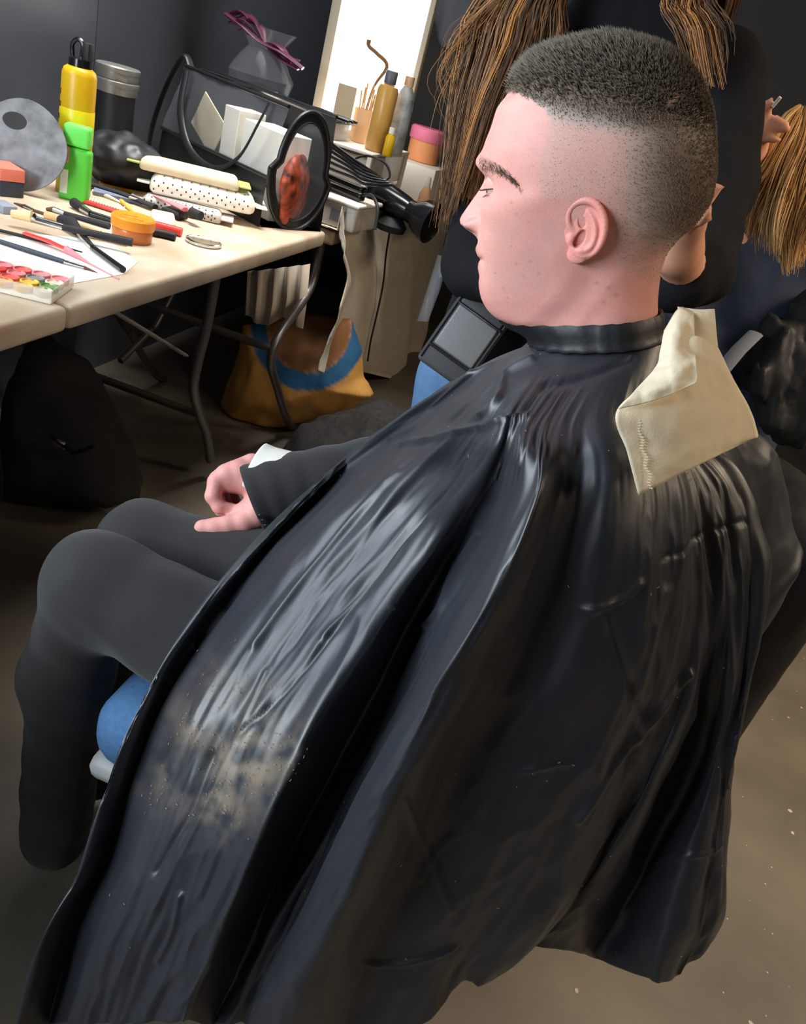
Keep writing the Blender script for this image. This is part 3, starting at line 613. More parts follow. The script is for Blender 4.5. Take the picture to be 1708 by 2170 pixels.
for pts, a_, w_ in [([(1390,1180),(1470,1150),(1560,1105)], -.003, 8), ([(1340,1225),(1300,1260),(1230,1285)], .004, 10),
    ([(1480,1440),(1380,1545),(1290,1640),(1220,1730)], .006, 12), ([(1275,1290),(1310,1400),(1360,1520)], -.004, 16), ([(860,1700),(900,1800),(960,1920)], .004, 9),
    ([(890,1870),(940,1800),(1000,1760)], .003, 8), ([(1090,1640),(1150,1620),(1205,1610)], .0028, 8), ([(1400,1830),(1450,1815),(1530,1790)], .003, 8),
    ([(850,940),(960,915),(1060,895),(1120,880)], .006, 9), ([(1000,790),(940,840),(880,900),(830,930)], .005, 8), ([(840,1000),(760,1080),(660,1200),(540,1370)], .004, 10),
    ([(980,1000),(880,1120),(760,1270),(620,1450),(500,1560)], -.005, 10), ([(920,1080),(800,1220),(690,1350)], .004, 12), ([(1010,1130),(960,1210),(930,1290),(890,1330)], .005, 8),
    ([(830,1290),(860,1310),(905,1330)], .004, 7), ([(560,1420),(500,1560),(430,1720),(330,1930)], .005, 12), ([(440,1600),(400,1720),(330,1850)], -.005, 10), ([(640,1600),(560,1760),(470,1960)], .004, 14),
    ([(380,1900),(360,1980),(330,2040)], .006, 10), ([(770,2040),(860,2030),(960,2000)], .005, 8), ([(1020,880),(1060,840),(1075,790),(1130,760)], .006, 10), ([(1150,820),(1240,800),(1340,760)], -.004, 14), ([(1230,950),(1180,1100),(1120,1250)], -.003, 22), ([(1400,1250),(1350,1400),(1360,1600)], .0035, 22)]:
    crease(pts, a_*.75, w_*.62)
CG = CG+CN*dsp[..., None]
dust = np.zeros((nr, ncv))
for qx, qy, qr, qa in [(520,1620,75,1.0),(470,1690,70,.8),(600,1600,60,.6),(420,1540,60,.55),(560,1500,60,.35),(360,1640,70,.35),(470,1450,60,.3),(1320,1500,90,.08)]:
    dust = np.maximum(dust, qa*np.exp(-((cx-qx)/qr)**2-((cy-qy)/qr)**2))
dust *= np.clip(0.55+0.75*per(np.c_[(cx/34).ravel(), (cy/34).ravel()], 51, 4), 0, 1.1)*(s_ < 8)
black = np.array(srgb(25, 29, 39)); tan = np.array(srgb(158, 140, 118))
cc = black+(tan-black)*np.clip(dust*0.6, 0, .6)[..., None]
mk('cape_nylon', (0.012, 0.013, 0.016), 0.46, spec=1.0, attr='Col', bump=0.10, bscale=160, stretch=(1, 1, .5), sheen=0.06)
g = G().grid(CG, closed=True)
V = np.concatenate(g.v)
cape = attach(mesh('cape', V, g.f, 'cape_nylon', None, True, cc.reshape(-1, 3))); solidify(cape, 0.0016, 1.0)
# collar band
A_ = np.array([[neckring(py_, p, kk) for p in np.linspace(0, 360, 90, endpoint=False)] for py_, kk in [(745, 1.13), (738, 1.085), (725, 1.07), (712, 1.062), (699, 1.058), (694, 1.045), (697, 1.025)]])
A_ += 0.0005*np.sin(np.arange(90)*1.7)[None, :, None]
mk('collar_nylon', srgb(30, 31, 35), 0.5, spec=0.5, bump=0.15, bscale=150)
cl = G().grid(A_, closed=True).build('collar_band', 'collar_nylon'); cl.parent = cape; cl.matrix_parent_inverse = Matrix.Identity(4); solidify(cl, 0.0015, 1.0)
# hair clippings lying on the cape
cs = []; rr = np.random.default_rng(5); pw = (dust*(s_ < 8)+0.004*(s_ < 22)).ravel(); pw /= pw.sum(); ids = rr.choice(nr*ncv, 230, p=pw); CGf = CG.reshape(-1, 3); CNf = CN.reshape(-1, 3)
g = G()
for i in ids:
    d = np.cross(CNf[i], rr.normal(0, 1, 3)); d /= np.linalg.norm(d); L_ = rr.uniform(.0005, .0014); p = CGf[i]+CNf[i]*.0019
    g.tube([p-d*L_, p+CNf[i]*.0004, p+d*L_], .00032, 4)
mk('clipping', srgb(150, 132, 110), 0.6)
cp_ = g.build('hair_clippings', 'clipping'); cp_.parent = cape; cp_.matrix_parent_inverse = Matrix.Identity(4); cp_['kind'] = 'stuff'
# ------------------------------------------------------------------ paper towel tucked into the collar at his nape
mk('paper', srgb(232, 218, 190), 0.85, spec=0.2, var=0.05, vscale=40, bump=0.15, bscale=500)
def sheet(rows_, nu=40, nv=40, cr=0.0015, seed=0):
    Pc = np.array([[Y(*p) for p in r] for r in rows_]); a = np.stack([spline(Pc[i], nu) for i in range(len(Pc))]); a = np.stack([spline(a[:, j], nv) for j in range(nu)], 1)
    q = a.reshape(-1, 3); nz = fbm(q*45, 3, seed)*cr; return a+nz.reshape(a.shape[:2])[..., None]*np.array([0, -1, .4])
towel = thing('paper_towel', 'crumpled cream paper towel tucked into the cape collar at the nape', 'paper towel', tuple(Y(1450, 900, .6)))
TI = Matrix.Translation(-Vector(Y(1450, 900, .6)))
for nm, rws, cr in [('sheet', [[(1440,722,.640),(1478,712,.645),(1520,735,.66)],[(1385,800,.585),(1470,800,.60),(1552,800,.64)],[(1306,872,.548),(1450,865,.572),(1590,868,.635)],[(1330,960,.540),(1465,945,.570),(1606,920,.64)],[(1354,1050,.535),(1482,985,.575),(1598,928,.645)]], .0016),
    ('folded_flap', [[(1408,700,.665),(1440,652,.675),(1468,665,.675)],[(1398,745,.625),(1432,722,.625),(1474,742,.63)],[(1388,780,.590),(1430,775,.580),(1477,766,.592)],[(1348,825,.560),(1410,816,.562),(1478,804,.578)],[(1308,868,.546),(1390,848,.556),(1470,814,.572)]], .0035),
    ('corner_flag', [[(1436,650,.676),(1478,656,.68),(1514,655,.685)],[(1445,690,.665),(1485,694,.67),(1517,694,.68)],[(1455,722,.655),(1490,724,.66),(1521,735,.67)]], .001)]:
    o = G().grid(sheet(rws, cr=cr, seed=len(nm))).build(nm, 'paper'); o.parent = towel; o.matrix_parent_inverse = TI; solidify(o, .0005, 0)
g = G()
for k in range(26):
    u = k/25; px_, py_ = 1346+30*u, 884+150*u; p = Y(px_+3*math.sin(k), py_, np.interp(u, [0, 1], [.553, .541])-.0022)
    g.tube([p, p+np.array([.0022, 0, .0004])], .0005, 5)
o = g.build('embossed_dots', 'paper'); o.parent = towel; o.matrix_parent_inverse = TI
# ------------------------------------------------------------------ chair he sits on
mk('denim_seat', srgb(92, 138, 190), 0.85, var=0.2, vscale=120, bump=0.3, bscale=700); mk('white_shell', srgb(205, 205, 205), 0.4); mk('black_metal', srgb(28, 28, 30), 0.35, metal=0.6)
ch = thing('chair', 'blue upholstered chair with a white shell under the caped man', 'chair', (-.155, .845, 0))
G().box((0, 0, .405), (.46, .40, .105), .045, 5).build('seat_cushion', 'denim_seat', ch)
G().box((0, 0, .345), (.45, .39, .035), .016, 3).build('seat_shell', 'white_shell', ch)
for sx in (-1, 1):
    for sy in (-1, 1):
        G().tube([(sx*.17, sy*.14, .33), (sx*.20, sy*.17, .0)], [.014, .011], 12).build('leg', 'black_metal', ch)
G().box((.30, -.03, .62), (.04, .28, .34), .02, 4).build('backrest', 'denim_seat', ch)
for sy in (-1, 1): G().tube([(.21, sy*.11-.03, .34), (.29, sy*.11-.03, .36), (.30, sy*.11-.03, .5)], .012, 10).build('back_support', 'black_metal', ch)
# ------------------------------------------------------------------ long folding table along the wall
TZ = 0.74
mk('table_plastic', srgb(222, 208, 186), 0.55, var=0.30, vscale=7, col2=srgb(186, 160, 132), bump=0.08, bscale=150)
mk('steel_tube', srgb(118, 116, 114), 0.4, metal=0.75); mk('grey_strut', srgb(190, 186, 180), 0.5, metal=0.3)
tb = thing('folding_table', 'long cream plastic folding table with a hinged seam, covered in make-up', 'table', (-1.13, 1.1, 0))
T0 = lambda p: (p[0]+1.13, p[1]-1.1, p[2])
for nm, y0, y1 in [('table_half', -.08, 1.108), ('table_half', 1.112, 2.29)]:
    G().box(T0((-1.128, (y0+y1)/2, TZ-.021)), (.745, y1-y0, .042), .010, 3).build(nm, 'table_plastic', tb)
leg1 = [T0(X(*p, -.86)) for p in [(456, 598), (440, 680), (418, 770), (410, 825), (424, 880), (438, 920), (446, 975)]]; leg1 = [(a, b, max(c, .012)) for a, b, c in leg1]
leg1[0] = (leg1[0][0], leg1[0][1], TZ-.04)
G().tube(leg1, .0135, 12, sub=6).build('leg', 'steel_tube', tb)
leg1b = [(a-.52, b, c) for a, b, c in leg1]; G().tube(leg1b, .0135, 12, sub=6).build('leg', 'steel_tube', tb)
G().tube([leg1[4], leg1b[4]], .011, 10).build('cross_bar', 'steel_tube', tb)
for dx in (0, -.52):
    G().tube([(.30+dx, -1.0, TZ-.04), (.30+dx, -1.02, .45), (.30+dx, -1.0, .30), (.30+dx, -1.02, .012)], .0135, 12, sub=6).build('leg', 'steel_tube', tb)
G().tube([T0(X(225, 650, -.95)), T0(X(392, 752, -.95))], .011, 10, flat=.45).build('brace', 'grey_strut', tb)
G().tube([T0(X(372, 610, -1.2)), T0(X(330, 690, -1.2)), T0(X(255, 765, -1.2))], .010, 10).build('brace', 'steel_tube', tb)
G().box(T0((-1.128, 1.11, TZ-.030)), (.70, .05, .03), .004, 1).build('hinge_rail', 'grey_strut', tb)
# second table under a cloth
mk('cloth_beige', srgb(214, 202, 184), 0.85, spec=0.2, var=0.12, vscale=14, bump=0.25, bscale=500, sheen=0.2)
t2 = thing('folding_table', 'further folding table standing under the beige cloth', 'table', (-1.12, 3.1, 0))
G().box((0, 0, TZ-.027), (.74, 1.5, .042), .010, 3).build('table_top', 'table_plastic', t2)
lg = [X(*p, -.80) for p in [(628, 560), (595, 640), (578, 740), (590, 830), (612, 895), (616, 945)]]; lg = [(a+1.12, b-3.1, max(c, .012)) for a, b, c in lg]; lg[0] = (lg[0][0], -.70, TZ-.045); lg[1] = (lg[1][0], max(lg[1][1], -.72), lg[1][2])
G().tube(lg, .0135, 12, sub=6).build('leg', 'steel_tube', t2); G().tube([(a-.52, b, c) for a, b, c in lg], .0135, 12, sub=6).build('leg', 'steel_tube', t2)
G().tube([(lg[2][0], lg[2][1], lg[2][2]), (lg[2][0]-.52, lg[2][1], lg[2][2])], .012, 10).build('cross_bar', 'steel_tube', t2)
for dx in (0, -.52): G().tube([(.30+dx, .62, TZ-.045), (.30+dx, .64, .012)], .0135, 12).build('leg', 'steel_tube', t2)
clr = [[(668,446),(715,454),(770,455),(840,446),(900,436),(950,430)],[(690,486),(740,502),(790,508),(845,500),(900,495),(945,490)],[(712,520),(762,560),(805,575),(855,572),(900,565),(940,560)],[(728,580),(756,630),(805,650),(860,655),(895,640),(925,630)],[(705,650),(742,700),(800,722),(855,732),(888,710),(905,690)],[(676,735),(722,752),(785,775),(850,785),(880,745),(890,730)],[(664,800),(712,768),(778,792),(852,799),(878,760),(886,742)]]
xs_ = [-.742, -.728, -.715, -.705, -.700, -.698, -.697]
A_ = np.array([[X(*p, xs_[i]) for p in r] for i, r in enumerate(clr)])
a = np.stack([spline(A_[i], 90) for i in range(len(A_))]); a = np.stack([spline(a[:, j], 80) for j in range(90)], 1)
uu_, vv_ = np.meshgrid(np.linspace(0, 1, 90), np.linspace(0, 1, 80))
a[..., 0] += 0.016*np.sin(uu_*22+vv_*2)*sstep(.05, .6, vv_)+0.012*(fbm(np.c_[(uu_*7).ravel(), (vv_*3).ravel()], 3, 61)).reshape(uu_.shape)*sstep(0, .3, vv_)
a[0, :, 2] = TZ+.004; a[..., 1] = np.maximum(a[..., 1], 2.335+.012*np.sin(vv_*9))
topc = np.stack([a[0]+np.array([-.70*k, 0, 0])*1.0 for k in np.linspace(1, 0, 24)[:-1]]); topc[..., 1] = np.maximum(topc[..., 1], 2.345); topc[..., 2] = TZ+.002+0.002*np.abs(fbm(np.c_[topc[..., 0].ravel()*12, topc[..., 1].ravel()*12], 2, 5)).reshape(topc.shape[:2])
endf = np.array([[Y(*p, 2.338) for p in r] for r in [[(525, 575), (575, 570), (615, 565), (655, 560)], [(522, 630), (570, 640), (612, 632), (648, 640)], [(520, 668), (562, 690), (605, 672), (640, 698)]]]); endf = np.stack([spline(endf[i], 30) for i in range(3)]); endf[..., 1] += .012*np.sin(np.arange(30)*.9)[None]
cl = G().grid(np.concatenate([topc, a])).grid(endf).build('table_cloth', 'cloth_beige'); solidify(cl, .0015, 1); tag(cl, 'beige cloth draped over the further table, hanging down in front', 'tablecloth')

# ------------------------------------------------------------------ things on the long table
mk('chrome', srgb(200, 200, 200), 0.18, metal=1.0); mk('black_gloss', srgb(24, 25, 28), 0.2, spec=0.6); mk('black_matte', srgb(30, 31, 34), 0.6)
mk('wood', srgb(222, 180, 122), 0.5, var=0.2, vscale=60); mk('white_paper', srgb(248, 244, 234), 0.85, var=0.03, vscale=30)
mk('red_plastic', srgb(214, 60, 52), 0.35); mk('bristle_brown', srgb(96, 66, 48), 0.7); mk('bristle_cream', srgb(244, 212, 160), 0.8); mk('bristle_black', srgb(34, 33, 35), 0.75)
mk('pink_plastic', srgb(236, 132, 140), 0.4); mk('orange_jar', srgb(240, 148, 42), 0.3); mk('jar_amber', srgb(214, 128, 74), 0.25, alpha=0.9)
mk('salmon', srgb(232, 128, 108), 0.6); mk('navy', srgb(52, 58, 72), 0.5); mk('grey_blue', srgb(150, 156, 170), 0.6)
def wp(px, py, h=0.0): return Vector(Z(px, py, TZ+h))
def lying(name, label, cat, pts, rads, parts, lift=0.0, group=None, flats=None):
    """a stick-like thing on the table: pts pixel stations, parts [(name, material, i0, i1)]"""
    W = [wp(x, y, 0) for x, y in pts]; base = W[0]; t = thing(name, label, cat, base, group=group)
    for k, (nm, m, i0, i1) in enumerate(parts):
        P = [W[i]-base+Vector((0, 0, rads[i]*1.02+lift)) for i in range(i0, i1+1)]; R0 = [rads[i] for i in range(i0, i1+1)]
        if len(P) == 2: P = [P[0], P[0].lerp(P[1], .5), P[1]]; R0 = [R0[0], (R0[0]+R0[1])/2, R0[1]]
        G().tube(P, R0, 12, flat=(flats[k] if flats else 1.0)).build(nm, m, t)
    return t
g0 = 'make-up brushes spread on the table'
sh = [(-12, 508), (60, 497), (150, 503), (240, 520), (292, 556), (262, 582), (140, 604), (60, 596), (-12, 588)]
sp_ = [wp(*p, 0.0) for p in sh]; c_ = sum(sp_, Vector())/len(sp_)
tag(G().prism([(p.x-c_.x, p.y-c_.y) for p in sp_][::-1], .0012).build('tissue_sheet', 'white_paper'), 'flat white tissue sheet under the scattered make-up brushes', 'tissue').location = (c_.x, c_.y, TZ)
L1 = .0013
lying('makeup_brush', 'slim brush with brown bristles and grey ferrule near the grey eraser', 'brush', [(30, 432), (52, 441), (72, 449), (98, 458)], [.0015, .004, .003, .0035], [('bristles', 'bristle_brown', 0, 1), ('ferrule', 'chrome', 1, 2), ('handle', 'bristle_brown', 2, 3)], group=g0)
lying('makeup_brush', 'thick black-handled brush with dark rounded tip behind the wooden stick', 'brush', [(98, 446), (114, 450), (136, 457), (232, 486)], [.003, .006, .005, .0065], [('bristles', 'bristle_brown', 0, 1), ('ferrule', 'chrome', 1, 2), ('handle', 'black_matte', 2, 3)], group=g0)
lying('makeup_brush', 'black flat-top brush with chrome ferrule lying under the red comb', 'brush', [(156, 440), (174, 451), (192, 460), (236, 472)], [.011, .009, .007, .006], [('bristles', 'bristle_black', 0, 1), ('ferrule', 'chrome', 1, 2), ('handle', 'black_gloss', 2, 3)], group=g0)
lying('wooden_stick', 'pale wooden orange stick between the brushes', 'stick', [(95, 463), (150, 479), (213, 497)], [.0075, .006, .004], [('shaft', 'wood', 0, 2)])
lying('makeup_brush', 'fluffy cream brush with chrome ferrule and thick black handle', 'brush', [(24, 478), (66, 488), (76, 490), (132, 504), (205, 521), (278, 538)], [.008, .0115, .0075, .0065, .0075, .0085], [('bristles', 'bristle_cream', 0, 1), ('ferrule', 'chrome', 1, 3), ('handle', 'black_matte', 3, 5)], lift=L1+.013, group=g0)
lying('makeup_brush', 'black dome powder brush lying beneath the fluffy cream brush', 'brush', [(128, 478), (150, 490), (170, 506), (196, 532), (260, 580)], [.010, .014, .008, .0055, .0062], [('bristles', 'bristle_black', 0, 2), ('ferrule', 'chrome', 2, 3), ('handle', 'black_gloss', 3, 4)], lift=L1, group=g0)
lying('cosmetic_pencil', 'long thin black pencil crossing the white tissue', 'pencil', [(-15, 490), (80, 513), (174, 537)], [.0032, .0032, .0012], [('shaft', 'black_matte', 0, 2)], lift=L1)
lying('makeup_brush', 'slim dark liner brush with pointed brown tip on the white tissue', 'brush', [(-15, 513), (60, 538), (136, 561), (178, 572), (206, 580)], [.004, .0048, .0042, .0032, .0006], [('handle', 'navy', 0, 2), ('ferrule', 'chrome', 2, 3), ('bristles', 'bristle_brown', 3, 4)], lift=L1, group=g0)
lying('tail_comb', 'red plastic tail comb with a thin tail over the tissue', 'comb', [(52, 505), (100, 522), (140, 538), (190, 562), (252, 594)], [.008, .009, .007, .0016, .0010], [('comb_head', 'red_plastic', 0, 2), ('tail', 'pink_plastic', 2, 4)], lift=L1, flats=[.35, 1])
lying('spatula', 'white rounded plastic spatula in front of the orange jar', 'spatula', [(172, 500), (225, 511), (270, 522)], [.004, .007, .008], [('blade', 'white_paper', 0, 2)], flats=[.5])
# red comb with teeth
c0, c1 = wp(157, 424), wp(264, 458); t = thing('hair_comb', 'red plastic comb with pale bristle teeth beside the green bottle', 'comb', c0); v = c1-c0
G().box((0, 0, 0), (v.length, .020, .008), .003, 2, T=frame(v/2+Vector((0, 0, .006)), v, (0, 0, 1))).build('comb_spine', 'red_plastic', t)
for k in range(14):
    p = v*(.2+.055*k)+Vector((.004, .002, .009)); G().tube([p, p+Vector((.0, .006, .010))], .0013, 6).build('tooth', 'white_paper', t)
# orange round jar
jc = wp(279, 508); t = thing('cream_jar', 'round orange cream jar with screw lid in front of the pink tongs', 'jar', jc)
rj = .044
G().lathe([(.0001, 0), (rj*.86, 0), (rj*.92, .004), (rj*.94, .024), (rj*.9, .027), (.0001, .027)], 40).build('jar_body', 'jar_amber', t)
ld = G().lathe([(.0001, .0272), (rj, .0272), (rj*1.02, .030), (rj*1.02, .046), (rj*.96, .049), (rj*.86, .0485), (rj*.80, .047), (.0001, .047)], 40).build('lid', 'orange_jar', t)
G().box((-.012, .006, .0478), (.03, .012, .002), .0008, 1, rz=.5).box((.014, -.006, .0478), (.022, .010, .002), .0008, 1, rz=-.2).build('embossed_logo', 'orange_jar', ld)
# red and black tubes beside it
lying('lipstick_tube', 'black lipstick tube lying right of the orange jar', 'lipstick', [(322, 500), (348, 505), (371, 511)], [.009, .009, .009], [('case', 'black_matte', 0, 2)])
lying('lip_pencil', 'flat red plastic tube behind the black lipstick', 'tube', [(328, 487), (355, 494), (384, 502)], [.010, .010, .010], [('case', 'red_plastic', 0, 2)])
cm = wp(431, 517); t = thing('compact_mirror', 'round silver compact mirror lying near the table edge', 'compact', cm)
mk('mirror_glass', srgb(225, 225, 225), 0.06, metal=1.0)
G().lathe([(.0001, 0), (.038, 0), (.0405, .003), (.0405, .008), (.037, .0095), (.0365, .0085), (.0001, .0085)], 40).build('case', 'chrome', t)
G().lathe([(.0001, .0088), (.0355, .0088), (.0355, .0094), (.0001, .0094)], 40).build('mirror', 'mirror_glass', t)
# flat oval soap / pouch with pink print, tongs, pencils, booklets
mk('beige_print', srgb(232, 214, 186), 0.7, var=0.35, vscale=60, col2=srgb(228, 170, 156)); mk('yellow_card', srgb(240, 190, 90), 0.6, var=0.4, vscale=30, col2=srgb(216, 140, 60)); mk('blue_card', srgb(120, 132, 160), 0.6)
pc = wp(345, 472); t = tag(G().box((0, 0, .008), (.115, .055, .016), .0075, 4).build('soap_packet', 'beige_print'), 'oval beige packet with pinkish print left of the tongs', 'packet'); t.location = pc; t.rotation_euler = (0, 0, -1.02)
c0, c1 = wp(322, 440), wp(402, 474); v = c1-c0; t = thing('hair_tongs', 'pink clamp with black end lying before the dotted wipes', 'clamp', c0)
for s_ in (-1, 1): G().tube([Vector((0, 0, .03)), v*.5+Vector((s_*.008, s_*.004, .031)), v+Vector((s_*.014, s_*.006, .03))], [.003, .007, .010], 10, flat=.5).build('jaw', 'pink_plastic', t)
G().tube([v*1.0+Vector((0, 0, .028)), v*1.25+Vector((0, 0, .028))], [.012, .011], 12).build('grip', 'black_matte', t)
G().box(tuple(v*.6+Vector((0, 0, .01))), (.05, .05, .02), .004, 2).build('stand', 'black_matte', t)
lying('eyeliner_case', 'long flat black case running behind the red comb', 'case', [(184, 398), (255, 420), (328, 448)], [.012, .012, .011], [('case', 'black_matte', 0, 2)], flats=[.5])
lying('cosmetic_pencil', 'short yellow pencil in front of the long black case', 'pencil', [(256, 430), (272, 444), (288, 457)], [.005, .005, .002], [('shaft', 'yellow_card', 0, 2)], lift=.0)
lying('cosmetic_pencil', 'white pencil lying parallel to the long black case', 'pencil', [(196, 409), (230, 421), (262, 434)], [.0045, .0045, .002], [('shaft', 'white_paper', 0, 2)])
for k, (q, m, lb, sz, z0, rz) in enumerate([((262, 418), 'blue_card', 'blue-grey booklet at the bottom under the yellow booklet', (.14, .10, .010), 0, .55), ((266, 408), 'yellow_card', 'yellow-orange illustrated booklet on the blue-grey one', (.13, .095, .008), .0102, .62)]):
    o = G().box((0, 0, sz[2]/2), sz, .001, 1).build('booklet', m, smooth=False); tag(o, lb, 'booklet'); p = wp(*q); o.location = (p.x, p.y, TZ+z0); o.rotation_euler = (0, 0, rz)
# eraser and boxes at the left border
for nm, lb, ct, q, m, sz, z0, rz in [('eraser', 'grey-blue eraser block at the left edge of the picture', 'eraser', (8, 447), 'grey_blue', (.05, .03, .016), 0, -.4), ('card_box', 'dark navy box below the salmon box', 'box', (10, 408), 'navy', (.075, .05, .032), 0, -.5), ('card_box', 'salmon pink box on top of the navy box', 'box', (10, 408), 'salmon', (.077, .052, .026), .0325, -.5)]:
    o = G().box((0, 0, sz[2]/2), sz, .002, 2).build(nm, m); tag(o, lb, ct); p = wp(*q); o.location = (p.x, p.y, TZ+z0); o.rotation_euler = (0, 0, rz)
# face-paint palette with colour pans
pk = wp(48, 608); mk('clear_plastic', srgb(235, 232, 222), 0.12, alpha=0.35, spec=0.6)
t = thing('paint_palette', 'clear plastic case full of red, pink and orange face paints', 'paint palette', pk, rotz=.30)
G().box((0, 0, .004), (.125, .105, .008), .003, 2).build('tray', 'white_paper', t)
pans = [('pan_red', srgb(214, 62, 50)), ('pan_pink', srgb(238, 140, 146)), ('pan_orange', srgb(246, 170, 60)), ('pan_coral', srgb(236, 110, 100)), ('pan_rose', srgb(226, 150, 150)), ('pan_green', srgb(120, 160, 90)), ('pan_cream', srgb(236, 222, 196)), ('pan_yellow', srgb(250, 200, 90)), ('pan_grey', srgb(150, 150, 150))]
for n_, c_ in pans: mk(n_, c_, 0.45, var=0.2, vscale=90)
order = [1, 3, 4, 1, 0, 1, 8, 6, 1, 3, 7, 5, 0, 2, 7, 6]
for i in range(4):
    for j in range(4):
        m = pans[order[i*4+j]][0]; G().lathe([(.0001, .0082), (.0135, .0082), (.0145, .011), (.0145, .017), (.0125, .0175), (.0115, .015), (.0001, .0142)], 16, T=Matrix.Translation((-.045+.030*j, .038-.0253*i, 0))).build('paint_pan', m, t)
for sx, sy, dx, dy in [(0, 1, .125, .002), (0, -1, .125, .002), (1, 0, .002, .105), (-1, 0, .002, .105)]: G().box((sx*.0625, sy*.0525, .0135), (dx, dy, .019)).build('case_side', 'clear_plastic', t)
# grey mixing palette standing on edge
mk('palette_grey', srgb(128, 128, 130), 0.45, metal=0.35, var=0.35, vscale=28, col2=srgb(84, 82, 82), bump=.1, bscale=60)
pc = Vector(D(47, 336, 1.78)); t = thing('mixing_palette', 'grey round mixing palette with an oval thumb hole standing upright', 'palette', (pc.x, pc.y, TZ))
n = 48; A_ = np.zeros((4, n, 3))
for k in range(n):
    a = 2*math.pi*k/n; rx = .092*(1+.05*math.cos(2*a)); out = np.array([rx*math.cos(a), .096*math.sin(a)]); inn = np.array([-.022+.026*math.cos(a), .046+.018*math.sin(a)])
    for q, (pt, z_) in enumerate([(inn, 0), (out, 0), (out, .004), (inn, .004)]): A_[q, k] = (pt[0], pt[1], z_)
T = frame((0, 0, .0955), (.95, .30, 0), (.25, -.90, .28)); gg = G().grid(np.concatenate([A_, A_[:1]]), closed=True, T=T)
gg.build('palette_plate', 'palette_grey', t)
# yellow spray can, green bottle
mk('can_yellow', srgb(226, 180, 22), 0.35, spec=0.5, var=0.12, vscale=20); mk('can_band', srgb(250, 226, 30), 0.35); mk('can_text', srgb(96, 66, 22), 0.5); mk('green_neon', srgb(92, 208, 66), 0.35, spec=0.4); mk('green_cap', srgb(112, 240, 96), 0.4); mk('label_pink', srgb(232, 150, 150), 0.6); mk('label_white', srgb(230, 236, 230), 0.6)
p = wp(153, 408); t = thing('spray_can', 'tall yellow hairspray can with a black nozzle cap behind the green bottle', 'spray can', p)
G().lathe([(.0001, 0), (.036, 0), (.0375, .004), (.0375, .255), (.034, .266), (.026, .272), (.0001, .272)], 36).build('can', 'can_yellow', t)
G().lathe([(.0378, .115), (.0382, .116), (.0382, .185), (.0378, .186)], 36).build('label_band', 'can_band', t)
for k in range(7): G().box((.0378*math.cos(-2.35), .0378*math.sin(-2.35), .06+.026*k), (.002, .010+.004*(k % 2), .012), .001, 1, rz=-2.35).build('lettering', 'can_text', t)
G().lathe([(.025, .272), (.024, .288), (.012, .292), (.0001, .292)], 24).build('cap_base', 'black_gloss', t)
G().tube([(-.020, 0, .288), (-.022, 0, .312), (-.010, 0, .325), (.004, 0, .318), (.002, 0, .29)], .005, 8, sub=4).build('nozzle_guard', 'black_gloss', t)
G().box((.018, 0, .306), (.016, .022, .036), .003, 2).build('trigger', 'black_matte', t)
p = wp(157, 424); t = thing('shampoo_bottle', 'neon green flat bottle with pink and white labels in front of the yellow can', 'bottle', p, rotz=.35)
G().box((0, 0, .058), (.066, .036, .116), .010, 4).build('bottle', 'green_neon', t)
G().box((0, 0, .140), (.058, .034, .046), .008, 4).build('cap', 'green_cap', t)
G().box((-.0, -.0183, .040), (.016, .001, .052), .0003, 1).build('barcode_label', 'label_white', t).location = (-.020, 0, 0)
G().box((0, -.0183, .098), (.012, .001, .034), .0003, 1).build('lettering_strip', 'label_pink', t).location = (-.018, 0, 0)
# tins and dark pouch behind
p = Vector(D(232, 245, 2.25)); mk('tin_grey', srgb(150, 150, 146), 0.35, metal=0.5); mk('black_vinyl', srgb(26, 27, 30), 0.45, spec=0.6, bump=.3, bscale=25)
def pouch(P):
    d = sd_ell(P, (0, 0, .055), (.11, .10, .07)); d = np.maximum(d, -P[:, 2]); return d+0.010*fbm(P*14, 3, 71)
V_, F_ = nets(pouch, (-.20, -.16, -.02), (.20, .16, .22), .006); zt = V_[:, 2].max()
o = mesh('wash_bag', V_-np.array([0, 0, V_[:, 2].min()]), F_, 'black_vinyl'); tag(o, 'lumpy black vinyl wash bag behind the green bottle', 'bag'); o.location = (-1.22, 1.98, TZ)
zt = zt-V_[:, 2].min()
mk('dark_tin', srgb(34, 34, 36), .5)
t = thing('tin_box', 'tall dark storage tin behind the black wash bag', 'tin', (-1.36, 2.14, TZ)); G().lathe([(.0001, 0), (.05, 0), (.05, .20), (.0001, .20)], 28).build('can', 'dark_tin', t)
for k in range(2):
    t = thing('powder_tin', ['lower grey round powder tin on the dark storage tin', 'upper grey round powder tin with ridged rim, topmost of its stack'][k], 'tin', (-1.36, 2.14, TZ+.2005+k*.0335), group='grey powder tins')
    G().lathe([(.0001, 0), (.052, 0), (.054, .003), (.054, .018), (.0001, .018)], 32).build('base', 'tin_grey', t); G().lathe([(.0001, .0182), (.056, .0182), (.057, .020), (.057, .030), (.053, .033), (.048, .0325), (.0001, .0325)], 32).build('lid', 'tin_grey', t)
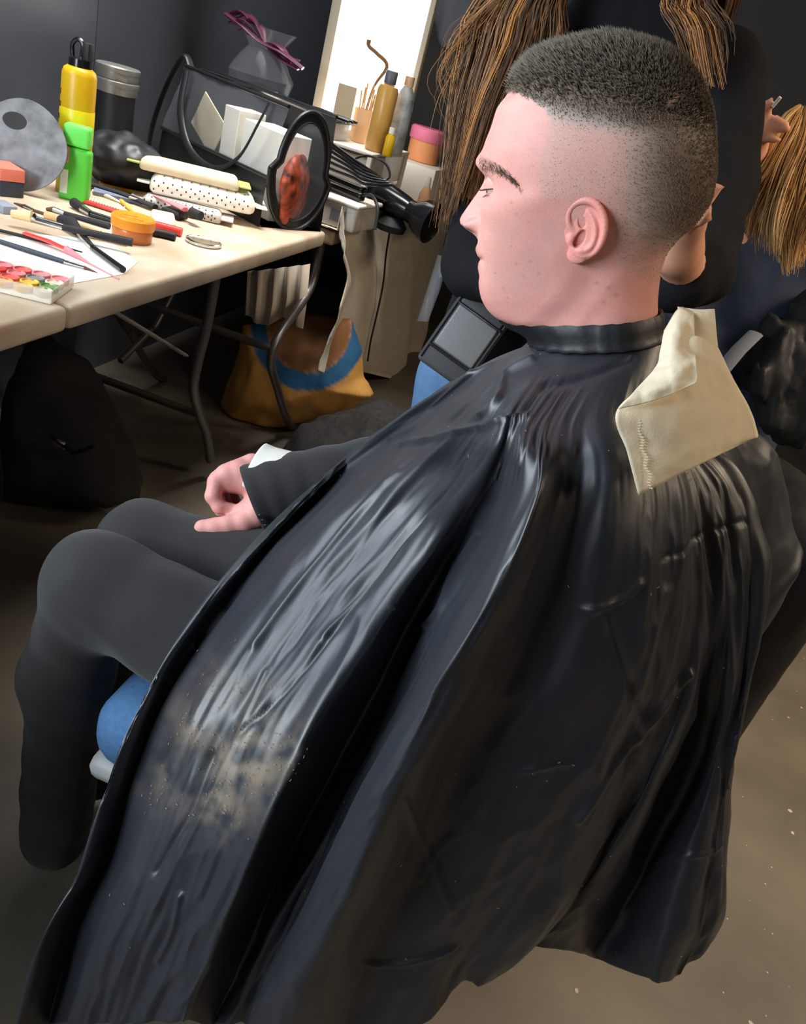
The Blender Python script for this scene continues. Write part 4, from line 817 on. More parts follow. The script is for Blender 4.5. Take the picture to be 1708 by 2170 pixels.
# ------------------------------------------------------------------ clear vinyl tote, packs of wipes, cellophane gift bag
mk('clear_vinyl', srgb(190, 195, 205), 0.08, alpha=0.13, spec=0.8); mk('clear_film', srgb(215, 215, 225), 0.1, alpha=0.08, spec=0.8)
mk('wipes_beige', srgb(228, 212, 178), 0.5, var=0.12, vscale=20); mk('wipes_white', srgb(246, 240, 224), 0.4, spec=0.5); mk('wipes_grey', srgb(196, 188, 180), 0.4, spec=0.5); mk('wipes_green', srgb(186, 200, 110), 0.5); mk('dot_black', srgb(40, 40, 42), 0.5)
A0 = np.array([-.868, 2.075]); ud = np.array([-.876, .482]); vd = np.array([.482, .876]); TL, TD, TH = .52, .215, .30
tt_ = thing('clear_tote', 'see-through vinyl tote bag with black trim and strap on the table', 'bag', (A0[0], A0[1], TZ))
def bp(u, v, z): q = ud*u*TL+vd*v*TD; return np.array([q[0], q[1], z*TH])
def quad(a, b, c, d, n=16, bul=0.0, nd=(0, 0, 0), seed=0):
    A_ = np.zeros((n, n, 3))
    for i in range(n):
        for j in range(n):
            u, v = i/(n-1), j/(n-1); A_[i, j] = (1-u)*((1-v)*a+v*b)+u*((1-v)*d+v*c)+np.array(nd)*bul*math.sin(math.pi*u)*math.sin(math.pi*v)
    A_ += 0.004*fbm(A_.reshape(-1, 3)*14, 3, seed).reshape(n, n)[..., None]*np.array(nd); return A_
nf_ = np.array([-vd[0], -vd[1], 0]); ne_ = np.array([-ud[0], -ud[1], 0])
G().grid(quad(bp(0, 0, .42), bp(1, 0, .42), bp(1, .25, 1.0), bp(0, .12, 1.0), bul=.012, nd=nf_, seed=3)).build('front_panel', 'clear_vinyl', tt_)
G().grid(quad(bp(0, 0, 0), bp(1, 0, 0), bp(1, 0, .42), bp(0, 0, .42), bul=.010, nd=nf_, seed=4)).build('front_band', 'black_vinyl', tt_)
G().grid(quad(bp(0, 1, 0), bp(1, 1, 0), bp(1, .75, 1), bp(0, .88, 1))).build('back_panel', 'black_vinyl', tt_)
G().grid(quad(bp(1, 0, 0), bp(1, 1, 0), bp(1, .75, 1), bp(1, .25, 1))).build('end_panel', 'black_vinyl', tt_)
G().grid(quad(bp(0, 0, 0), bp(0, 1, 0), bp(1, 1, 0), bp(1, 0, 0))).build('base_panel', 'black_vinyl', tt_)
# rounded near end: D-shaped window
outl = [bp(0, .5+.5*math.cos(a)*(1 if math.sin(a) < 0 else .80), .5+.5*math.sin(a)) for a in np.linspace(-math.pi, math.pi, 40, endpoint=False)]
cen = bp(0, .5, .5)+ne_*.012; ringA = np.array([outl, [cen+(p-cen)*.82 for p in outl]]); G().grid(ringA, closed=True).build('end_border', 'black_vinyl', tt_)
G().grid(np.array([[cen+(p-cen)*.83 for p in outl], [cen+(p-cen)*.4+ne_*.004 for p in outl], [cen+ne_*.006 for p in outl]]), closed=True).build('end_window', 'clear_vinyl', tt_)
G().tube(outl+[outl[0]], .006, 8).build('end_piping', 'black_vinyl', tt_)
G().tube([cen+(p-cen)*.83 for p in outl]+[cen+(outl[0]-cen)*.83], .003, 6).build('window_piping', 'black_vinyl', tt_)
for a_, b_ in [((0, .12, 1), (1, .25, 1)), ((0, 0, .0), (1, 0, .0)), ((1, 0, 0), (1, .25, 1)), ((0, .88, 1), (1, .75, 1)), ((0, 0, .42), (1, 0, .42))]: G().tube([bp(*a_), bp(*b_)], .005, 8).build('trim', 'black_vinyl', tt_)
G().tube([bp(0, .5, 1.0), bp(.5, .5, 1.015), bp(1, .5, 1.0)], .006, 8).build('zip', 'chrome', tt_)
st = [bp(.10, .02, .98), bp(.12, -.05, .80), bp(.22, -.08, .48), bp(.42, -.08, .30), bp(.66, -.07, .36), bp(.82, -.02, .62), bp(.86, .06, .98)]
G().tube(st, .010, 10, flat=.28, sub=6).build('strap', 'black_vinyl', tt_)
st = [bp(.96, .3, .98), bp(1.05, .3, 1.08), bp(1.12, .2, .80), bp(1.16, .1, .4), bp(1.12, .0, .05)]; G().tube(st, .011, 10, flat=.28, sub=6).build('strap', 'black_vinyl', tt_)
# contents
def wbox(name, lb, ct, q, sz, m, rz, z0): 
    o = G().box((0, 0, sz[2]/2), sz, .002, 1).build(name, m, smooth=False); tag(o, lb, ct); o.location = (A0[0]+q[0], A0[1]+q[1], TZ+z0); o.rotation_euler = (0, 0, rz); return o
ang = math.atan2(ud[1], ud[0])
q = ud*.13+vd*.11; wbox('tissue_box', 'white cardboard box inside the near end of the clear tote', 'box', q, (.17, .10, .225), 'white_paper', ang, .005)
q = ud*.27+vd*.10; wbox('tissue_box', 'pale cream card box in the middle of the clear tote', 'box', q, (.07, .09, .24), 'wipes_white', ang, .005)
o = wbox('card_sheet', 'slanted beige card inside the far end of the clear tote', 'card', ud*.42+vd*.07, (.14, .004, .11), 'wipes_beige', ang, .125); o.rotation_euler = (0, -.5, ang)
mk('leopard', srgb(196, 84, 48), 0.5, var=0.9, vscale=38, col2=srgb(24, 20, 22))
def blob(name, lb, ct, c, r, m, seed, amp=.008, h=.006):
    f = lambda P: sd_ell(P, (0, 0, r[2]), r)+amp*fbm(P*16, 3, seed)
    V_, F_ = nets(f, (-r[0]*1.3, -r[1]*1.3, -.02), (r[0]*1.3, r[1]*1.3, r[2]*2.3), h); V_[:, 2] -= V_[:, 2].min(); o = mesh(name, V_, F_, m); tag(o, lb, ct); o.location = c; return o
q = ud*.02+vd*.108; blob('cosmetic_pouch', 'orange and black patterned pouch behind the tote end window', 'pouch', (A0[0]+q[0], A0[1]+q[1], TZ+.004), (.024, .078, .098), 'leopard', 81, .006, .004)
# dotted packs of wipes
def wipes(name, lb, px, py, sz, m, z0, dots, cap=None, rz=.5):
    c = Z(px, py, TZ+z0); t = thing(name, lb, 'wipes', (c[0], c[1], TZ+z0), rotz=rz); L_, W_, H_ = sz
    G().box((0, 0, H_/2), (L_, W_, H_), H_*.42, 4, taper=.94).build('pack', m, t)
    for s_ in (-1, 1):
        G().box((s_*(L_/2+.012), 0, H_/2), (.030, W_*.92, .004), .001, 1).build('crimped_end', cap or m, t)
    if dots:
        g = G(); nx = 11
        for i in range(nx):
            for j in range(3):
                for side in (0, 1):
                    x = -L_*.45+L_*.9*(i+.5*(j % 2))/nx
                    if side == 0: g.box((x, -W_/2+.0005, H_*(.30+.2*j)), (.0032, .0016, .0045), .0006, 1)
                    else: g.box((x, -W_*.38+W_*.12*j, H_-.0002), (.0038, .0045, .0012), .0004, 1)
        g.build('printed_dots', 'dot_black', t)['kind'] = 'stuff'
    return t
wipes('wipes_pack', 'flat grey dotted wipes pack at the bottom of the pile', 386, 452, (.20, .075, .028), 'wipes_grey', 0.0, True, rz=.42)
wipes('wipes_pack', 'white wipes pack with black dots, middle of the pile', 428, 426, (.27, .12, .048), 'wipes_white', 0.0285, True, rz=.52)
wipes('wipes_pack', 'beige wipes pack with green ends, topmost of the pile', 402, 378, (.25, .09, .030), 'wipes_beige', 0.077, False, 'wipes_green', rz=.50)
# cellophane bag tied with a purple bow
mk('purple_ribbon', srgb(112, 52, 84), 0.35, spec=0.5)
gb = Y(545, 205, 2.62); gz = TZ; t = thing('gift_bag', 'cellophane bag tied with a purple ribbon bow behind the tote', 'gift bag', (gb[0], gb[1], TZ))
hb = gb[2]-TZ
prof = [(.0001, 0), (.095, 0), (.10, .02), (.10, hb*.75), (.085, hb), (.10, hb+.06), (.075, hb+.105), (.05, hb+.135), (.09, hb+.19)]
V_ = G().lathe(prof, 40); v = V_.v[0]; v *= (1+.08*fbm(v*22, 3, 91))[:, None]*np.array([1, 1, 0])+np.array([0, 0, 1]); V_.build('cellophane', 'clear_film', t)
blobm = G().lathe([(.0001, .004), (.08, .004), (.085, hb*.8), (.06, hb+.03), (.0001, hb+.04)], 24).build('dark_contents', 'black_matte', t)
for a in range(14):
    sgn_ = -1 if a % 2 else 1; an = a*1.9; L0 = .05+.0065*a; zt = hb+.155-sgn_*.25*L0
    p1 = np.array([0, -.01, hb+.15]); p2 = np.array([sgn_*L0*.55, .022*math.sin(an)-.012, zt+.012+.014*math.sin(an*1.3)]); p3 = np.array([sgn_*L0, .02*math.cos(an)-.012, zt-.006+.012*math.cos(an)])
    G().tube([p1, p2, p3], [.008, .017, .013], 8, flat=.22, sub=5).build('ribbon_loop', 'purple_ribbon', t)
G().tube([(-.13, -.02, hb+.195), (-.06, -.03, hb+.175), (0, -.035, hb+.15), (.07, -.03, hb+.14), (.14, -.02, hb+.115)], [.016, .020, .013, .020, .016], 10, flat=.35, sub=6).build('ribbon_band', 'purple_ribbon', t)
# ------------------------------------------------------------------ far table: lit mirror, bottles, boxes, cables
CZ = TZ+.0045
mk('lit_glass', (1.0, 0.98, 0.95), 0.4, emit=5.0); mk('frame_wood', srgb(236, 222, 196), 0.5, var=0.1, vscale=12)
yl = 2.86; xl0 = Y(668, 215, yl)[0]; xl1 = Y(708, 120, yl)[0]; xr = Y(872, 180, yl)[0]
RZ = CZ+.205
t = thing('lit_mirror', 'tall glowing light panel with a cream wooden frame beside the coat', 'mirror', (0, yl, 0)); 
w0 = abs(xl1-xl0)*.92; zc = (RZ+.003+1.80)/2; zh = 1.80-RZ-.003
G().box(((xl0+w0+xr)/2, 0, zc), (xr-xl0-w0, .012, zh-.02), .001, 1).build('glowing_panel', 'lit_glass', t, smooth=False)
G().box((xl0+w0/2, -.004, zc), (w0, .034, zh), .003, 2).build('frame_side', 'frame_wood', t)
G().box((xr+.009, .004, zc), (.018, .03, zh), .003, 2).build('frame_side', 'frame_wood', t)
for zz in (RZ+.012, 1.79): G().box(((xl0+xr)/2, .002, zz), (xr-xl0+.03, .03, .018), .003, 2).build('frame_rail', 'frame_wood', t)
# clear drawer unit carrying the mirror and bottles
mk('drawer_clear', srgb(226, 218, 210), 0.25, alpha=0.6, spec=0.5); mk('white_plastic', srgb(238, 232, 222), 0.45); mk('mauve_cloth', srgb(190, 160, 168), 0.8)
ux0, ux1, uy0, uy1 = -1.14, -.752, 2.56, 3.0
t = thing('drawer_unit', 'clear plastic drawer unit with white top under the glowing mirror', 'drawers', ((ux0+ux1)/2, (uy0+uy1)/2, CZ))
sx, sy = ux1-ux0, uy1-uy0
G().box((0, 0, .200), (sx, sy, .009), .002, 1).build('top_board', 'white_plastic', t)
G().box((0, 0, .005), (sx, sy, .010), .002, 1).build('bottom_board', 'white_plastic', t)
for k in range(2):
    d_ = G().box((0, 0, .052+.094*k), (sx-.02, sy-.01, .084), .004, 2).build('drawer', 'drawer_clear', t)
    G().box((0, -sy/2-.004, .052+.094*k), (.10, .010, .014), .003, 2).build('handle', 'white_plastic', d_)
for s1 in (-1, 1):
    for s2 in (-1, 1): G().box((s1*(sx/2-.008), s2*(sy/2-.008), .1), (.014, .014, .19)).build('post', 'white_plastic', t)
RZ0 = CZ+.2055
def standing(name, lb, ct, px, py, y, parts, z=RZ0, rotz=0):
    q = Y(px, py, y); t = thing(name, lb, ct, (q[0], y, z), rotz)
    for nm, m, prof in parts: G().lathe(prof, 28).build(nm, m, t)
    return t
mk('amber_lotion', srgb(206, 158, 82), 0.3, spec=0.5); mk('grey_cap', srgb(106, 108, 116), 0.4); mk('clear_print', srgb(216, 220, 220), 0.3, var=0.55, vscale=28, col2=srgb(110, 122, 124), alpha=.9); mk('peach', srgb(244, 196, 150), 0.4); mk('tub_orange', srgb(226, 150, 100), 0.45); mk('tub_pink', srgb(226, 120, 150), 0.5); mk('tan_card', srgb(214, 192, 156), 0.6)
standing('lotion_bottle', 'tall amber lotion bottle with a square grey cap before the glowing mirror', 'bottle', 800, 290, 2.66, [('bottle', 'amber_lotion', [(.0001, 0), (.030, 0), (.033, .004), (.033, .175), (.028, .187), (.016, .192), (.0001, .192)]), ('cap', 'grey_cap', [(.0001, .1925), (.018, .1925), (.019, .196), (.019, .226), (.017, .229), (.0001, .229)])])
standing('printed_bottle', 'clear bottle printed with leafy pattern right of the amber bottle', 'bottle', 842, 280, 2.74, [('bottle', 'clear_print', [(.0001, 0), (.028, 0), (.031, .004), (.031, .15), (.022, .185), (.013, .20), (.0001, .20)]), ('cap', 'peach', [(.0001, .2005), (.015, .2005), (.015, .228), (.0001, .228)])])
standing('small_bottle', 'small yellow bottle between the amber and printed bottles', 'bottle', 826, 300, 2.62, [('bottle', 'can_yellow', [(.0001, 0), (.014, 0), (.015, .003), (.015, .055), (.009, .064), (.0001, .064)]), ('cap', 'white_plastic', [(.0001, .0645), (.010, .0645), (.010, .082), (.0001, .082)])])
q = Y(733, 205, 2.74); t = thing('card_stand', 'tan upright card leaning before the glowing mirror', 'card', (q[0], 2.74, RZ0)); G().box((0, 0, .078), (.062, .006, .15), .001, 1).build('card', 'tan_card', t, smooth=False); G().box((0, .02, .004), (.05, .045, .008), .002, 1).build('foot', 'tan_card', t)
# pot of brushes with a bent twig
q = Y(772, 240, 2.78); t = thing('brush_pot', 'pale pot of thin brushes and a bent twig before the mirror', 'pot', (q[0], 2.78, RZ0))
G().lathe([(.0001, 0), (.030, 0), (.034, .10), (.031, .10), (.028, .006), (.0001, .006)], 24).build('pot', 'peach', t)
mk('twig_brown', srgb(150, 110, 70), 0.7)
for k in range(7): G().tube([(.012*math.cos(k), .012*math.sin(k), .01), (.026*math.cos(k*1.1), .02*math.sin(k), .15+.012*(k % 3))], [.0025, .0032], 6).build('brush_handle', 'wood', t)
G().tube([(.0, 0, .02), (.01, 0, .16), (.04, 0, .235), (.0, -.005, .262), (-.03, -.005, .275), (-.034, -.005, .292)], [.003, .004, .006, .006, .006, .008], 8, sub=4).build('twig', 'twig_brown', t)
standing('pink_tub', 'orange tub with a pink lid right of the printed bottle', 'tub', 903, 300, 3.3, [('tub', 'tub_orange', [(.0001, 0), (.055, 0), (.06, .004), (.062, .075), (.0001, .075)]), ('lid', 'tub_pink', [(.0001, .0755), (.066, .0755), (.068, .08), (.068, .115), (.06, .122), (.0001, .122)])], z=CZ+.16)
bq = Y(903, 300, 3.3); tag(G().box((0, 0, .08), (.20, .30, .159), .004, 2).build('shoe_box', 'white_plastic'), 'white box under the pink-lidded tub', 'box').location = (bq[0], 3.3, CZ)
standing('foundation_bottle', 'peach foundation bottle with pointed cap near the woman', 'bottle', 912, 372, 3.05, [('bottle', 'peach', [(.0001, 0), (.022, 0), (.024, .004), (.022, .07), (.012, .095), (.0001, .095)]), ('cap', 'white_plastic', [(.0001, .0955), (.011, .0955), (.007, .13), (.0001, .13)])], z=CZ+.012)
tag(G().box((0, 0, .006), (.22, .34, .0115), .003, 2).build('magazine', 'white_paper'), 'white magazine lying on the cloth under the foundation bottle', 'magazine').location = (Y(912, 372, 3.05)[0]-.03, 3.06, CZ)
standing('paint_pot', 'small reddish-brown pot on the cloth beside the foundation bottle', 'pot', 885, 355, 2.95+.02, [('pot', 'tub_orange', [(.0001, 0), (.026, 0), (.028, .022), (.0001, .022)]), ('lid', 'leopard', [(.0001, .0225), (.029, .0225), (.029, .034), (.0001, .034)])], z=CZ+.012)
# lidded clear box in front
q = Y(735, 415, 2.44); t = thing('lidded_box', 'clear lidded storage box with a pale rim before the drawer unit', 'box', (q[0]-.06, 2.455, CZ), rotz=-.10)
G().box((0, 0, .035), (.27, .17, .07), .008, 3).build('box', 'drawer_clear', t); G().box((0, 0, .076), (.285, .185, .012), .005, 3).build('lid', 'white_plastic', t)
for k in range(3): G().box((-.08+.08*k, -.086, .035), (.05, .002, .035), .0005, 1).build('dark_patch', 'grey_cap', t)
# hair straightener + cables + hair dryer
LZ = .0825
t = thing('hair_straightener', 'black hair straightener lying on the clear lidded box', 'straightener', (q[0]-.06, 2.455, CZ+LZ), rotz=-.35)
for z_ in (.012, .034): G().box((0, 0, z_), (.25, .030, .018), .006, 3).build('arm', 'black_gloss', t)
G().tube([(.12, 0, .02), (.16, -.005, .03), (.20, -.02, .005), (.215, -.03, -.05)], .005, 8, sub=6).build('cord_guard', 'black_matte', t)
g = []
for k in range(6):
    z0 = .955+.004*k
    P = [D(612+4*k, 240+16*k, 2.38), D(660+6*k, 268+17*k, 2.36), D(705+8*k, 305+14*k, 2.34), D(760+3*k, 345+9*k, 2.33), D(800+6*k, 372+4*k, 2.34)]
    o = G().tube([Vector(p) for p in P], .0042, 8, sub=8).build('power_cable', 'black_gloss'); tag(o, ['topmost', 'second from top', 'third from top', 'fourth from top', 'fifth from top', 'lowest'][k]+' black power cable draped from the tote towards the hair dryer', 'cable', group='cables draped beside the tote')
o = G().tube([Vector(D(*p)) for p in [(760, 375, 2.38), (745, 345, 2.40), (775, 330, 2.42), (815, 345, 2.42), (825, 375, 2.40), (795, 385, 2.38), (765, 372, 2.38)]], .0036, 8, sub=8).build('power_cable', 'black_gloss'); tag(o, 'black cable coiled in a loop left of the hair dryer', 'cable')
o = G().tube([Vector(X(*p, -.675)) for p in [(815, 425), (826, 440), (827, 480), (818, 540), (812, 600), (800, 660), (786, 720), (779, 765)]], .0034, 8, sub=8).build('power_cable', 'black_matte'); tag(o, 'black cable hanging down the front of the beige cloth', 'cable')
q = Y(845, 395, 2.62); t = thing('hair_dryer', 'black hair dryer with a wide nozzle resting on the cloth', 'hair dryer', (q[0]+.012, 2.60, CZ), rotz=-.25)
T = Matrix.Translation((0, 0, .085)) @ Matrix.Rotation(math.radians(98), 4, 'Y')
G().lathe([(.0001, -.10), (.03, -.10), (.042, -.085), (.045, -.03), (.038, .03), (.034, .05), (.0001, .05)], 28, T=T).build('barrel', 'black_gloss', t)
G().lathe([(.034, .05), (.036, .07), (.060, .105), (.064, .14), (.060, .14), (.034, .075), (.0001, .07)], 28, T=T).build('nozzle', 'black_gloss', t)
G().tube([(-.04, 0, .07), (-.05, -.03, .035), (-.055, -.07, .018)], [.020, .018, .016], 12, sub=4).build('handle', 'black_matte', t)
G().lathe([(.0001, 0), (.045, 0), (.05, .02), (.03, .045), (.0001, .045)], 20, T=Matrix.Translation((.0, 0, 0))).build('rest', 'black_matte', t)
# trays beside the tote
t = thing('accessory_tray', 'clear compartment tray with dark rim left of the amber bottle', 'tray', (-.985, 2.655, RZ0), rotz=-.12)
G().box((0, 0, .025), (.20, .13, .05), .004, 2).build('tray', 'drawer_clear', t); G().box((0, 0, .052), (.215, .14, .006), .002, 1).build('rim', 'black_gloss', t)
for k in range(3): G().tube([(-.12, -.03+.03*k, .062), (.0, -.035+.03*k, .066), (.13, -.04+.03*k, .062)], .004, 8).build('comb_handle', 'black_gloss', t)
# coat on the far wall
mk('coat_grey', srgb(126, 130, 140), 0.85, bump=.2, bscale=200)
def seg2(P, a, b):
    d = b-a; u = np.clip(((P-a)@d)/max(d@d, 1e-12), 0, 1); return np.linalg.norm(P-a-u[:, None]*d, axis=1)
def poly_sd(P, pg):
    pg = np.asarray(pg); n = len(pg); d = np.full(len(P), 1e9); ins = np.zeros(len(P), bool)
    for i in range(n):
        a, b = pg[i], pg[(i+1) % n]; d = np.minimum(d, seg2(P, a, b)); c = ((a[1] > P[:, 1]) != (b[1] > P[:, 1])); ins ^= c & (P[:, 0] < (b[0]-a[0])*(P[:, 1]-a[1])/np.where(b[1] == a[1], 1e-12, b[1]-a[1])+a[0])
    return np.where(ins, -d, d)
def pillow(name, lb, ct, pts, y, thick, m, h, seed, amp, edge, cfun=None, zmin=None):
    W = np.array([Y(a, b, y) for a, b in pts]); pg = W[:, [0, 2]]; lo = np.r_[pg.min(0)-.05, 0]; hi = np.r_[pg.max(0)+.05, 0]
    def f(P):
        d2 = poly_sd(P[:, [0, 2]], pg); th = thick*np.sqrt(np.clip(-d2/edge, 0, 1)+.02); n_ = amp*fbm(P*np.array([9, 9, 5]), 4, seed)
        e = np.maximum(d2, np.abs(P[:, 1]-y)-th)+n_
        return np.maximum(e, zmin-P[:, 2]) if zmin is not None else e
    V_, F_ = nets(f, (lo[0], y-thick*1.5-.02, lo[1]), (hi[0], y+thick*1.5+.02, hi[1]), h)
    o = mesh(name, V_, F_, m, colors=cfun(V_) if cfun else None); return tag(o, lb, ct) if lb else o
pillow('coat', 'grey coat hanging on the far wall beside the glowing mirror', 'coat', [(905, -60), (916, 40), (930, 92), (950, 112), (985, 92), (1005, 40), (1080, 20), (1080, -260), (980, -330), (930, -250)], 4.36, .09, 'coat_grey', .018, 7, .02, .10)
# ------------------------------------------------------------------ under the tables
mk('bag_print', srgb(220, 160, 80), 0.7, attr='Col', var=0.15, vscale=12, bump=.2, bscale=60); mk('fuzzy_dark', srgb(48, 46, 44), 0.9, var=.6, vscale=60, bump=.8, bscale=150); mk('dark_nylon', srgb(30, 30, 32), 0.85, bump=.3, bscale=40)
def bagcol(V_):
    x, y = prv(V_); r = np.hypot((x-655)/1.0, (y-690)/1.12); b = sstep(88, 92, r)*(1-sstep(122, 126, r))
    c = np.zeros((len(V_), 3))+np.array(srgb(216, 160, 84)); inn = (1-sstep(86, 90, r)); c = c*(1-inn[:, None])+np.array(srgb(150, 104, 66))*inn[:, None]
    return c*(1-b[:, None])+np.array(srgb(50, 112, 160))*b[:, None]
yb = Z(600, 908, 0)[1]
pillow('shopping_bag', 'mustard paper bag with a blue ring print under the table', 'bag', [(520, 690), (500, 760), (470, 850), (478, 915), (600, 905), (700, 880), (760, 850), (790, 838), (765, 800), (765, 745), (740, 680), (640, 660)], yb, .10, 'bag_print', .011, 17, .010, .10, bagcol, zmin=.002)
pillow('fleece_jacket', 'dark fuzzy jacket heaped on the floor in front of the mustard bag', 'jacket', [(600, 990), (640, 900), (720, 868), (800, 850), (870, 880), (900, 960), (850, 1040), (650, 1040)], Z(700, 1000, 0)[1]-.02, .16, 'fuzzy_dark', .014, 23, .03, .10, zmin=.002)
pillow('rucksack', 'dark rucksack half hidden in the shadow under the table', 'bag', [(30, 1060), (30, 800), (70, 720), (150, 760), (230, 880), (270, 980), (280, 1060)], 1.62, .16, 'dark_nylon', .016, 29, .02, .12, zmin=.002)
t = thing('metal_buckle', 'small shiny buckle on the dark rucksack strap', 'buckle', tuple(Y(125, 940, 1.44))); G().box((0, 0, 0), (.03, .006, .02), .002, 2).build('frame', 'chrome', t); G().tube([(-.02, 0, .01), (.04, .0, -.01), (.08, .01, .02)], .005, 8).build('strap', 'black_gloss', t)
# ------------------------------------------------------------------ the woman standing behind him
mk('sweater', srgb(26, 26, 29), 0.9, spec=0.2, bump=.4, bscale=400); mk('jeans', srgb(96, 134, 178), 0.85, var=.25, vscale=30, bump=.3, bscale=600); mk('skin_warm', srgb(236, 172, 142), 0.5, sss=.1, var=.08, vscale=60); mk('grey_top', srgb(82, 84, 92), .8)
mk('hair_col', (.3, .2, .1), 0.42, spec=0.5, attr='Col')
wom = thing('person', 'woman in a black jumper with long auburn hair standing behind the man', 'person', (-.07, 1.47, 0)); WI = Matrix.Translation((.07, -1.47, 0))
def att(o, r, I): o.parent = r; o.matrix_parent_inverse = I; return o
fa_ = [tuple(Y(1452, 592, 1.17)), tuple(Y(1436, 530, 1.09)), tuple(Y(1462, 440, 1.03))]
def fing(P, d):
    for k, (a, b, c) in enumerate([((1470, 440, 1.02), (1500, 415, 1.0), (1521, 397, 1.0)), ((1465, 440, 1.02), (1480, 400, 1.0), (1492, 370, 1.0)), ((1455, 440, 1.02), (1460, 395, 1.0), (1465, 360, 1.0)), ((1445, 445, 1.02), (1440, 400, 1.0), (1438, 365, 1.0)), ((1462, 470, 1.02), (1490, 460, .99), (1500, 445, .98))]):
        d = smin(d, chain(P, [(Y(*a), .011), (Y(*b), .009), (Y(*c), .0075)], .004), .006)
    return d
def wskin(P):
    d = sd_ell(P, (-.07, 1.43, 1.555), (.075, .095, .115)); d = smin(d, chain(P, [((-.07, 1.46, 1.50), .055), ((-.07, 1.47, 1.34), .06)], .02), .03)
    d = smin(d, sd_ell(P, (-.07, 1.335, 1.545), (.014, .02, .025)), .012); d = smin(d, sd_ell(P, (-.07, 1.36, 1.475), (.03, .03, .025)), .03)
    d = smin(d, chain(P, [((-.07, 1.47, 1.25), .10), ((-.07, 1.47, .95), .10), ((-.14, 1.47, .70), .06)], .05), .04); d = smin(d, chain(P, [((-.0, 1.47, .80), .07), ((-.0, 1.47, .1), .04)], .03), .03); d = smin(d, chain(P, [((-.14, 1.47, .70), .06), ((-.16, 1.47, .1), .04)], .03), .03)
    d = smin(d, chain(P, [((.06, 1.44, 1.28), .04), (fa_[0], .033), (fa_[1], .027), (fa_[2], .024)], .02), .03); return fing(P, d)
V_, F_ = nets(wskin, (-.30, .92, .04), (.26, 1.62, 1.70), .0085); att(mesh('body', V_, F_, 'skin_warm'), wom, WI)
def wsw(P):
    d = chain(P, [((-.07, 1.48, 1.27), .135), ((-.07, 1.48, 1.05), .14), ((-.08, 1.48, .84), .15)], .06); d = smin(d, chain(P, [((-.21, 1.45, 1.255), .065), ((.07, 1.45, 1.30), .068)], .03), .05)
    d = smin(d, chain(P, [((.075, 1.43, 1.30), .066), ((.115, 1.32, 1.17), .060), ((.128, 1.20, 1.07), .050), (tuple(np.array(fa_[0])+np.array([-.010, -.015, .0])), .049)], .02), .03)
    d = smin(d, chain(P, [((-.20, 1.44, 1.25), .060), ((-.215, 1.37, 1.08), .048), ((-.18, 1.29, .965), .046), ((-.09, 1.16, .985), .042), ((-.02, 1.08, 1.02), .038)], .02), .03)
    d = smin(d, chain(P, [((-.07, 1.47, 1.30), .10), ((-.07, 1.47, 1.43), .072)], .03), .04); d = d+.005*fbm(np.c_[P[:, 0]*14, P[:, 1]*14, P[:, 2]*9], 3, 33)
    return np.maximum(np.maximum(d, .70-P[:, 2]), P[:, 2]-1.44)
V_, F_ = nets(wsw, (-.36, 1.0, .68), (.24, 1.68, 1.46), .008); att(mesh('jumper', V_, F_, 'sweater'), wom, WI)
def wje(P):
    d = chain(P, [((-.08, 1.48, .80), .135), ((-.15, 1.47, .72), .092), ((-.175, 1.46, .42), .062), ((-.17, 1.48, .06), .052)], .03)
    return smin(d, chain(P, [((-.08, 1.48, .80), .135), ((-.0, 1.47, .72), .092), ((.02, 1.46, .42), .062), ((.02, 1.48, .06), .052)], .03), .02)
V_, F_ = nets(wje, (-.32, 1.3, .02), (.16, 1.66, .96), .010); att(mesh('jeans', V_, F_, 'jeans'), wom, WI)
g = G()
for sx in (-.17, .02): att(G().box((sx, 1.43, .035), (.09, .25, .07), .03, 4).build('shoe', 'black_matte'), wom, WI)
